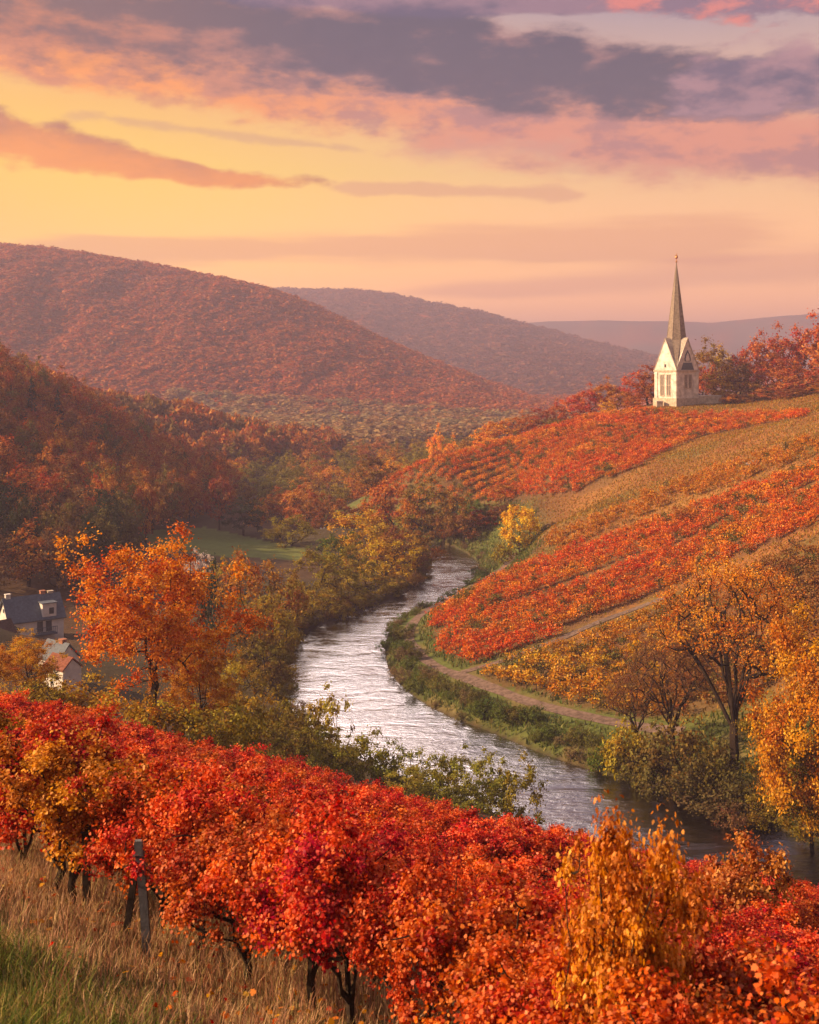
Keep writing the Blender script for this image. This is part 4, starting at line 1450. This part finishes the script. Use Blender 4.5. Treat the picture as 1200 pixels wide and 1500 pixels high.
# bushes all along the far bank, from the bend down to the right
n_b = 0
for i in range(len(RB) - 1):
    (x0, y0), (x1, y1) = RB[i], RB[i + 1]
    L = math.hypot(x1 - x0, y1 - y0)
    if not 92 < y0 < 246:
        continue
    nx, ny = (y1 - y0) / L, -(x1 - x0) / L
    for _ in range(int(L / 1.15 + R.random())):
        u, off = R.random(), R.uniform(.3, 4.2 if y0 < 170 else 2.6)
        x, y = x0 + (x1 - x0) * u + nx * off, y0 + (y1 - y0) * u + ny * off
        if off < 2 and 188 < y < 240 and R.random() < .8:
            continue
        if y > 190 and R.random() < .6:
            continue
        cn, c = R.choice([('green', (.11, .13, .032)), ('green', (.14, .15, .035)), ('olive', (.16, .13, .04)), ('tan', (.22, .145, .08)), ('tan', (.20, .12, .07))]) if y > 112 else R.choice([('tan', (.24, .13, .075)), ('olive', (.14, .10, .035)), ('brown', (.17, .09, .05))])
        s = R.uniform(.9, 2.5) * (.7 if y > 165 else 1)
        w = 'by the path bend' if y > 135 else 'along the straight below the path' if y > 112 else 'under the big trees'
        plant(R.choice(P_bush), 'bank_bush', f'{cn} bush on the far bank {w}', 'bush', (x, y, max(gz(x, y), .25) - .15), s, s * R.uniform(1.2, 1.7), jit(c, R), f'{cn} bushes on the far bank {w}', rng=R)
        n_b += 1
for i in range(len(LB) - 1):
    (x0, y0), (x1, y1) = LB[i], LB[i + 1]
    L = math.hypot(x1 - x0, y1 - y0)
    if not 128 < y0 < 246:
        continue
    nx, ny = -(y1 - y0) / L, (x1 - x0) / L
    for _ in range(int(L / 1.9 + R.random())):
        u, off = R.random(), R.uniform(-.2, 2.0)
        x, y = x0 + (x1 - x0) * u + nx * off, y0 + (y1 - y0) * u + ny * off
        cn, c = R.choice([('olive', (.20, .14, .03)), ('ochre', (.30, .18, .03)), ('brown', (.22, .10, .035))])
        sc_ = R.uniform(1.4, 3.2)
        w = 'before the bend' if y > 175 else 'below the leading trees'
        plant(R.choice(P_bush), 'bank_bush', f'{cn} bush hanging over the water on the wooded bank {w}', 'bush', (x, y, max(gz(x, y), .25) - .2), sc_, sc_ * R.uniform(1.2, 1.6), jit(c, R), f'{cn} bushes on the wooded bank {w}', rng=R)
print('bank bushes', n_b)
for col, dist, top, wpx, c, lab in ((915, 112, 1045, 80, (.36, .22, .03), 'yellow bush at the end of the path above the water'), (960, 109, 1050, 90, (.17, .11, .035), 'olive brown bush between yellow bush and half bare tree'),
                                    (1010, 107, 1040, 100, (.20, .12, .035), 'olive orange bush under the half bare tree, left of its trunk'), (1045, 105, 1075, 80, (.14, .10, .03), 'dark olive bush hiding the foot of the half bare tree'),
                                    (1100, 101, 1120, 90, (.10, .075, .028), 'dark bush between the half bare trunk and the golden tree'), (990, 105, 1110, 90, (.12, .085, .035), 'dark brown bush at the water below the olive ones'), (935, 110, 1090, 70, (.15, .11, .035), 'olive bush at the water below the yellow one'), (1055, 101, 1150, 100, (.13, .08, .04), 'brown bush at the water below the half bare tree'),
                                    (1070, 99, 1172, 44, (.27, .12, .07), 'round pinkish tan bush right at the dark water'), (880, 113, 1085, 40, (.15, .18, .03), 'fresh green bush on the bank left of the yellow one')):
    put(P_bush, 'bank_bush', lab, 'bush', col, dist, top, wpx * 1.1, c, None, .2, R)
for col, dist, top, wpx, c, lab in ((895, 196, 764, 26, RUST, 'small rust bush alone on the golden meadow'), (1000, 186, 738, 34, RUST, 'low wide rust bush along the meadow edge above the red vines'), (1118, 205, 672, 22, BROWN, 'dark little bush beside the boulders on the upper meadow'),
                                    (690, 206, 848, 30, GREEN, 'green bush between path and river at the narrow neck'), (672, 202, 860, 24, GREEN, 'low green bush right below the narrow neck of bank'), (738, 222, 790, 40, DKOLIVE, 'dark olive bush left under the yellow tree')):
    put(P_bush, 'meadow_bush', lab, 'bush', col, dist, top, wpx * 1.1, c, None, .15, R)
for col, dist, s, lab in ((1106, 205, .9, 'larger pale boulder on the upper meadow'), (1098, 206, .6, 'smaller pale boulder left of the larger one')):
    x, y, z = at(col, dist)
    rng = np.random.RandomState(int(col))
    m = MB().lathe([(.55, -.3), (.9, .05), (.8, .45), (.45, .72), (.1, .8)], 9)
    m.v = [(p[0] * s * 1.3 + rng.normal() * .06, p[1] * s + rng.normal() * .06, p[2] * s + rng.normal() * .05) for p in m.v]
    tag(m.build('boulder', M_rock, None, (x, y, z)), lab, 'boulder')


# ------------------------------------------------------------------ vineyards on the far hill
def vine_mesh(seed, n, with_mat=True):
    rng = np.random.RandomState(seed)
    cen = np.stack([rng.normal(size=9) * .26, rng.normal(size=9) * .20, .42 + .55 * rng.rand(9)], 1)
    k = rng.randint(0, 9, n)
    d = rng.normal(size=(n, 3)) * np.array([.17, .17, .15])
    pos = cen[k] + d
    o = pos - np.array([0, 0, .5])
    t, b, nn = frames(rng, n, o * 1.2 + np.array([0, 0, .4]), .3)
    v, f = stamp(DIAMOND, pos, t, b, nn, .20 * (.7 + .6 * rng.rand(n)))
    tv = np.array([(-.03, 0, -.15), (.03, 0, -.15), (.02, 0, .8), (-.02, 0, .8), (0, -.03, -.15), (0, .03, -.15), (0, .02, .8), (0, -.02, .8)])
    m = len(v)
    v = np.vstack([v, tv])
    f = np.vstack([f, [[m, m + 1, m + 2, m + 3], [m + 4, m + 5, m + 6, m + 7]]])
    return v, f, np.concatenate([rng.rand(n), [.5, .5]]), np.concatenate([rng.rand(9)[k], [.5, .5]]), n


def tile(protos, pos, scale, rot, colr, rng, bark=(.03, .022, .016)):
    """many copies of small plants as one mass"""
    V, Fc, Rn, Cl, T = [], [], [], [], []
    off = 0
    which = rng.randint(0, len(protos), len(pos))
    for pi, (v, f, r, c, nl) in enumerate(protos):
        sel = np.nonzero(which == pi)[0]
        if not len(sel):
            continue
        ca, sa = np.cos(rot[sel])[:, None], np.sin(rot[sel])[:, None]
        sc = scale[sel]
        vx = (v[None, :, 0] * ca - v[None, :, 1] * sa) * sc[:, 0:1] + pos[sel, 0:1]
        vy = (v[None, :, 0] * sa + v[None, :, 1] * ca) * sc[:, 0:1] + pos[sel, 1:2]
        vz = v[None, :, 2] * sc[:, 1:2] + pos[sel, 2:3]
        n = len(v)
        V.append(np.stack([vx, vy, vz], -1).reshape(-1, 3))
        Fc.append((f[None] + (np.arange(len(sel)) * n)[:, None, None] + off).reshape(-1, f.shape[1]))
        off += n * len(sel)
        Rn.append(np.tile(r, len(sel)))
        Cl.append(np.tile(c, len(sel)))
        tt = np.repeat(colr[sel][:, None], len(f), 1)
        tt[:, nl:] = bark
        T.append(tt.reshape(-1, 3))
    return np.vstack(V), np.vstack(Fc), {'rnd': np.concatenate(Rn), 'cl': np.concatenate(Cl), 'tint': np.vstack(T)}


NR = np.random.RandomState(77)
rd = np.array(PATH2[-1]) - np.array(PATH2[0])
rd /= np.linalg.norm(rd)
rn_ = np.array([-rd[1], rd[0]])
gi, gj = np.meshgrid(np.arange(-330, 330), np.arange(-160, 160))
rx = 50 + rd[0] * gi * 0.72 + rn_[0] * gj * 2.8
ry = 200 + rd[1] * gi * 0.72 + rn_[1] * gj * 2.8
rx, ry = rx.ravel(), ry.ravel()
ok = (ry > 105) & (ry < 330) & (rx > -12) & (rx < 140)
rx, ry = rx[ok] + NR.normal(size=ok.sum()) * .12, ry[ok] + NR.normal(size=ok.sum()) * .12
rz_ = ground(rx, ry)
pc, pr = to_px(rx, ry, rz_)
vis = []
field_id = np.zeros(len(rx), int)
for fi, P in enumerate((VINE_UP, VINE_MID, VINE_LOW, VINE_THIN)):
    field_id[inside(pc, pr, P)] = fi + 1
pr_d = np.abs((pr - np.interp(pc, [640, 800, 1000, 1230], [930, 870, 795, 700])))
field_id[(field_id == 2) & (pr_d < 3.5)] = 0                    # a gap between the two halves of the red field
# keep those that face the camera side of the hill
field_id[(field_id == 4) & (NR.rand(len(rx)) < .45)] = 0
for fi in (1, 2, 3, 4):
    lim = {1: (235, 325), 2: (120, 260), 3: (105, 185), 4: (120, 280)}[fi]
    field_id[(field_id == fi) & ((ry < lim[0]) | (ry > lim[1]))] = 0
keep = field_id > 0
keep &= NR.rand(len(rx)) > np.where(field_id == 3, .12, .06)
rx, ry, rz_, field_id, pr, pc = (q[keep] for q in (rx, ry, rz_, field_id, pr, pc))
nn1 = wob(rx, ry, 9) + .6 * NR.normal(size=len(rx)) * .5
nn2 = wob(rx, ry, 26)
vc = np.empty((len(rx), 3))
vc[:] = (.52, .085, .02)
q = smooth(-.2, .8, nn1)[:, None]
vc = vc * (1 - q) + np.array((.58, .17, .02)) * q
hot = smooth(.0, .7, nn2)[:, None] * .7
vc = vc * (1 - hot) + np.array((.58, .05, .018)) * hot
low = (field_id == 3)[:, None]
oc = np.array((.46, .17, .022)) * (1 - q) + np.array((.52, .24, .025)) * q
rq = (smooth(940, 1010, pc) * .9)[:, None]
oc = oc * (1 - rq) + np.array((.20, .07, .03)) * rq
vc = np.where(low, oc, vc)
vc = np.where((field_id == 4)[:, None], np.array((.46, .15, .025)), vc)
gr = ((NR.rand(len(rx)) < np.where(field_id == 3, .16, .10)) & (nn2 < .3))[:, None]
vc = np.where(gr, np.array((.13, .10, .03)), vc)
vc *= (.92 + .44 * NR.rand(len(rx)))[:, None]
print('vines', len(rx), [int((field_id == k).sum()) for k in (1, 2, 3)])
order = np.argsort(ry)
VP = [vine_mesh(300 + i, 95) for i in range(4)]
V_ME = [new_mesh('vine', v, f, [M_leaf, M_bark], {'rnd': r, 'cl': c}, [0] * n + [1, 1]) for v, f, r, c, n in VP]
ind, rest = order[:300], order[300:]
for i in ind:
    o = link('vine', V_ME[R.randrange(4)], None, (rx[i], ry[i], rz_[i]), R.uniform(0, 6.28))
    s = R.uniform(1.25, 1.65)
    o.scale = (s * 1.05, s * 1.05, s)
    o.color = (*vc[i], 1)
    fld = {1: 'upper', 2: 'red', 3: 'orange', 4: 'thin'}[int(field_id[i])]
    cn = 'olive' if vc[i][1] > vc[i][0] * .6 else 'golden' if vc[i][1] > vc[i][0] * .42 else 'orange' if vc[i][1] > vc[i][0] * .22 else 'red'
    w = 'beside the path' if pr[i] > 1000 else 'by the grassy side track' if fld == 'red' or pr[i] < 925 else 'in the middle of the patch'
    tag(o, f'{cn} vine in the {fld} hill vineyard, {w}', 'vine', f'{cn} vines of the {fld} patch {w}')
p3 = np.column_stack([rx, ry, rz_])[rest]
sc = np.column_stack([1.2 + .45 * NR.rand(len(rest)), 1.1 + .5 * NR.rand(len(rest))])
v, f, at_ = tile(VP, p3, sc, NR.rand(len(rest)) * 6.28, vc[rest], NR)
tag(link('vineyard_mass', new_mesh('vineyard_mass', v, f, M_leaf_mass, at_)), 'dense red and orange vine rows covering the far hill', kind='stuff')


# ------------------------------------------------------------------ distant woods
def lowtree(seed, n, leaf, up=.4):
    rng = np.random.RandomState(seed)
    d = rng.normal(size=(n, 3))
    d /= np.linalg.norm(d, axis=1)[:, None]
    d[:, 2] = np.abs(d[:, 2]) * .9 - .25 * rng.rand(n)
    ph = rng.rand(3) * 6.28
    k = 1 + .28 * (np.sin(3 * np.arctan2(d[:, 1], d[:, 0]) + ph[0]) * .5 + np.sin(5 * d[:, 2] + ph[1]) * .5)
    pos = d * np.array([.42, .42, .42]) * (k * (.7 + .3 * rng.rand(n)))[:, None] + np.array([0, 0, .55])
    t, b, nn = frames(rng, n, d * 1.2 + np.array([0, 0, up]))
    v, f = stamp(DIAMOND, pos, t, b, nn, leaf * (.7 + .6 * rng.rand(n)))
    return v, f, rng.rand(n), rng.rand(n), n


def woods(name, label, x, y, h, w, cols, protos, sink=.6, vary=.2):
    z = ground(x, y)
    ci = NR.randint(0, len(cols), len(x))
    base = np.array(cols)[ci] * (1 - vary + 2 * vary * NR.rand(len(x)))[:, None]
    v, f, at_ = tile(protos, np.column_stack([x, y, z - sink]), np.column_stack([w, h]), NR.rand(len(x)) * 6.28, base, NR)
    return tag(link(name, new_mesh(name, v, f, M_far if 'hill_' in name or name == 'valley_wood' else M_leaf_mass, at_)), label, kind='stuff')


LT = [lowtree(400 + i, 240, .19) for i in range(4)]
LT2 = [lowtree(420 + i, 110, .24, 2.2) for i in range(4)]
LT3 = [lowtree(440 + i, 80, .27, 2.2) for i in range(4)]


def scatter(c0, c1, d0, d1, spacing, n):
    c = NR.uniform(c0, c1, n)
    d = np.sqrt(NR.uniform(d0 * d0, d1 * d1, n))
    x = (c - 600) / F * d
    key = np.floor(x / spacing).astype(np.int64) * 100003 + np.floor(d / spacing).astype(np.int64)
    _, i = np.unique(key, return_index=True)
    return x[i], d[i], c[i]


x, y, c = scatter(-60, 490, 350, 500, 6.0, 7500)
k = (y > np.interp(c, [-60, 60, 180, 240, 330, 400, 480], [350, 362, 362, 366, 386, 412, 440]))
x, y = x[k], y[k]
woods('spur_wood', 'brown red wood covering the second spur', x, y, NR.uniform(8, 12, len(x)), NR.uniform(8.5, 11, len(x)), [(.40, .10, .03), (.34, .09, .03), (.28, .085, .03), (.46, .13, .03), (.20, .10, .035)], LT)
x, y, c = scatter(-900, -60, 150, 420, 7.0, 9000)
k = (y > np.interp(c, [-900, -300, -60], [150, 190, 210]))
x, y = x[k], y[k]
woods('hillside_wood', 'brown wood on the slope rising beyond the picture edge', x, y, NR.uniform(9, 14, len(x)), NR.uniform(9, 12, len(x)), [(.26, .085, .04), (.18, .08, .04), (.12, .09, .04)], LT2)
x, y, c = scatter(250, 1000, 480, 760, 8.5, 9000)
k = (c < 480 + (y - 450) * 1.6) & (river_sd(x, y) > 5)
x, y = x[k], y[k]
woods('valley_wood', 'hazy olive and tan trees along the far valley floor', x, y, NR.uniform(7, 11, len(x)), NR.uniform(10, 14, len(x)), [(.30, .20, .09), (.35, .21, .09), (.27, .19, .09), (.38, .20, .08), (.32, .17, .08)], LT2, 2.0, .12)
x, y, c = scatter(-120, 860, 700, 1180, 6.4, 34000)
woods('big_hill_wood', 'red brown wood covering the big rounded hill', x, y, NR.uniform(9, 12, len(x)), NR.uniform(10, 14, len(x)), [(.44, .105, .03), (.41, .10, .03), (.38, .095, .03), (.46, .115, .03), (.34, .095, .032)], LT2, 5.2, .08)
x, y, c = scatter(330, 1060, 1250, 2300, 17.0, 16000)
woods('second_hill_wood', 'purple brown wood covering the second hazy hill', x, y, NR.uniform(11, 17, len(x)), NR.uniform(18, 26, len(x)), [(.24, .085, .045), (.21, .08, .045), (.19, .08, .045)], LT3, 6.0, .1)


# ------------------------------------------------------------------ grass
def grass(name, label, x, y, h, w, lean, cols, rng, blades=1):
    n = len(x)
    z = ground(x, y)
    a = rng.rand(n) * 6.28
    l = lean * (.4 + 1.2 * rng.rand(n))
    la = a + rng.normal(size=n) * .6 + 1.57
    px_, py_ = np.cos(a) * w / 2, np.sin(a) * w / 2
    dx, dy = np.cos(la) * l * h, np.sin(la) * l * h
    V = np.empty((n, 6, 3))
    for i, (sx, u, zz, wk) in enumerate(((-1, 0, -.03, 1), (1, 0, -.03, 1), (-1, .35, .6, .75), (1, .35, .6, .75), (-1, 1, .98, .12), (1, 1, .98, .12))):
        V[:, i, 0] = x + sx * px_ * wk + dx * u
        V[:, i, 1] = y + sx * py_ * wk + dy * u
        V[:, i, 2] = z + zz * h
    b = np.arange(n)[:, None] * 6
    f = np.stack([b + np.array([0, 1, 3, 2]), b + np.array([2, 3, 5, 4])], 1).reshape(-1, 4)
    ci = rng.randint(0, len(cols), n)
    t = np.repeat(np.array(cols)[ci] * (.75 + .5 * rng.rand(n))[:, None], 2, 0)
    r = np.repeat(rng.rand(n), 2)
    me = new_mesh(name, V.reshape(-1, 3), f, M_blade, {'rnd': r, 'cl': np.repeat(rng.rand(n), 2), 'tint': t})
    return tag(link(name, me), label, kind='stuff')


def row_side(x, y):
    return (x - ROW_0[0]) * ROW_N[0] + (y - ROW_0[1]) * ROW_N[1]


n = 260000
gx, gy = NR.uniform(-12, 9, n), NR.uniform(5.5, 26, n)
cc_ = 600 + F * gx / gy
rs = row_side(gx, gy) + .5 * wob(gx, gy, 2.5)
ok = (cc_ > -120) & (cc_ < 1300)
green = ok & (rs < -2.35 + .3 * NR.normal(size=n))
dry = ok & (rs > -2.7 + .35 * NR.normal(size=n)) & (rs < 7) & (NR.rand(n) < np.where(rs < 1.5, .75, .35))
print('grass', green.sum(), dry.sum())
clump = .6 + .8 * smooth(-.6, .8, wob(gx, gy, 1.1))
hh = clump * NR.uniform(.10, .30, n)
grass('green_grass', 'rough green grass in the corner of the slope', gx[green], gy[green], hh[green], .012, .55, [(.13, .15, .035), (.18, .175, .04), (.20, .155, .055), (.10, .13, .03), (.26, .18, .07)], NR)
hh = clump * NR.uniform(.10, .30, n) * (1 + .6 * smooth(-1.0, .6, rs))
grass('dry_grass', 'tall pinkish dry grass under the red shrubs', gx[dry], gy[dry], hh[dry], .010, .40, [(.52, .26, .18), (.44, .22, .14), (.56, .33, .22), (.34, .17, .10), (.34, .24, .11)], NR)

n = 5200
fx, fy = NR.uniform(-9, 4, n), NR.uniform(8, 22, n)
frs = row_side(fx, fy)
k = (frs > -2.2) & (frs < 4) & (NR.rand(n) < np.exp(-np.abs(frs) * .55))
fx, fy = fx[k], fy[k]
m = len(fx)
t, b, nn = frames(NR, m, np.tile([0, 0, 2.2], (m, 1)))
v, f = stamp(LOBED, np.column_stack([fx, fy, ground(fx, fy) + NR.uniform(.02, .20, m)]), t, b, nn, NR.uniform(.05, .085, m))
tint = np.array([(.55, .04, .02), (.58, .12, .02), (.35, .04, .02), (.60, .24, .03), (.22, .08, .03)])[NR.randint(0, 5, m)]
tag(link('fallen_leaves', new_mesh('fallen_leaves', v, f, M_blade, {'rnd': NR.rand(m), 'cl': NR.rand(m), 'tint': tint})), 'red and orange leaves fallen into the dry grass', kind='stuff')

# grass tufts on the far banks and the vineyard meadow
n = 240000
gx, gy = NR.uniform(-8, 130, n), NR.uniform(92, 300, n)
gz_ = ground(gx, gy)
pc, pr = to_px(gx, gy, gz_)
sd = river_sd(gx, gy)
right = gx > np.interp(gy, RB[::-1, 1][::-1] if False else np.sort(RB[:, 1]), RB[np.argsort(RB[:, 1]), 0])
inv = inside(pc, pr, VINE_UP) | inside(pc, pr, VINE_MID) | inside(pc, pr, VINE_LOW)
pd = np.minimum(poly_dist(gx, gy, np.array(PATH1)), poly_dist(gx, gy, np.array(PATH2)))
k = right & (sd > .6) & (pd > 1.5) & (pc > 500) & (pc < 1260) & ~(inv & (NR.rand(n) < .8))
gx, gy, sd, pc, pr = (q[k] for q in (gx, gy, sd, pc, pr))
bank = sd < 13 + 3 * wob(gx, gy, 6)
for nm, lb, sel, cols in (('bank_grass', 'green grass on the far bank beside the path', bank, [(.12, .14, .035), (.16, .16, .04), (.09, .12, .03), (.20, .16, .06)]),
                          ('meadow_grass', 'golden dry grass on the hill between the vineyards', ~bank, [(.34, .14, .03), (.36, .17, .035), (.24, .14, .03), (.40, .13, .025), (.17, .13, .03)])):
    m = int(sel.sum())
    grass(nm, lb, gx[sel], gy[sel], NR.uniform(.25, .7, m) if nm == 'bank_grass' else NR.uniform(.12, .4, m), .16, .5, cols, NR)
# ------------------------------------------------------------------ evening haze
def build_haze():
    m = bpy.data.materials.new('evening_haze')
    m.use_nodes = True
    nt = m.node_tree
    nt.nodes.clear()
    out = nt.nodes.new('ShaderNodeOutputMaterial')
    v = nt.nodes.new('ShaderNodeVolumePrincipled')
    v.inputs['Color'].default_value = (0.55, 0.48, 0.70, 1)
    v.inputs['Density'].default_value = HAZE
    v.inputs['Anisotropy'].default_value = 0.2
    nt.links.new(v.outputs[0], out.inputs['Volume'])
    o = MB().box(-6200, 6200, -6300, 6700, -40, 206).build('haze', m)
    tag(o, kind='stuff')


build_haze()
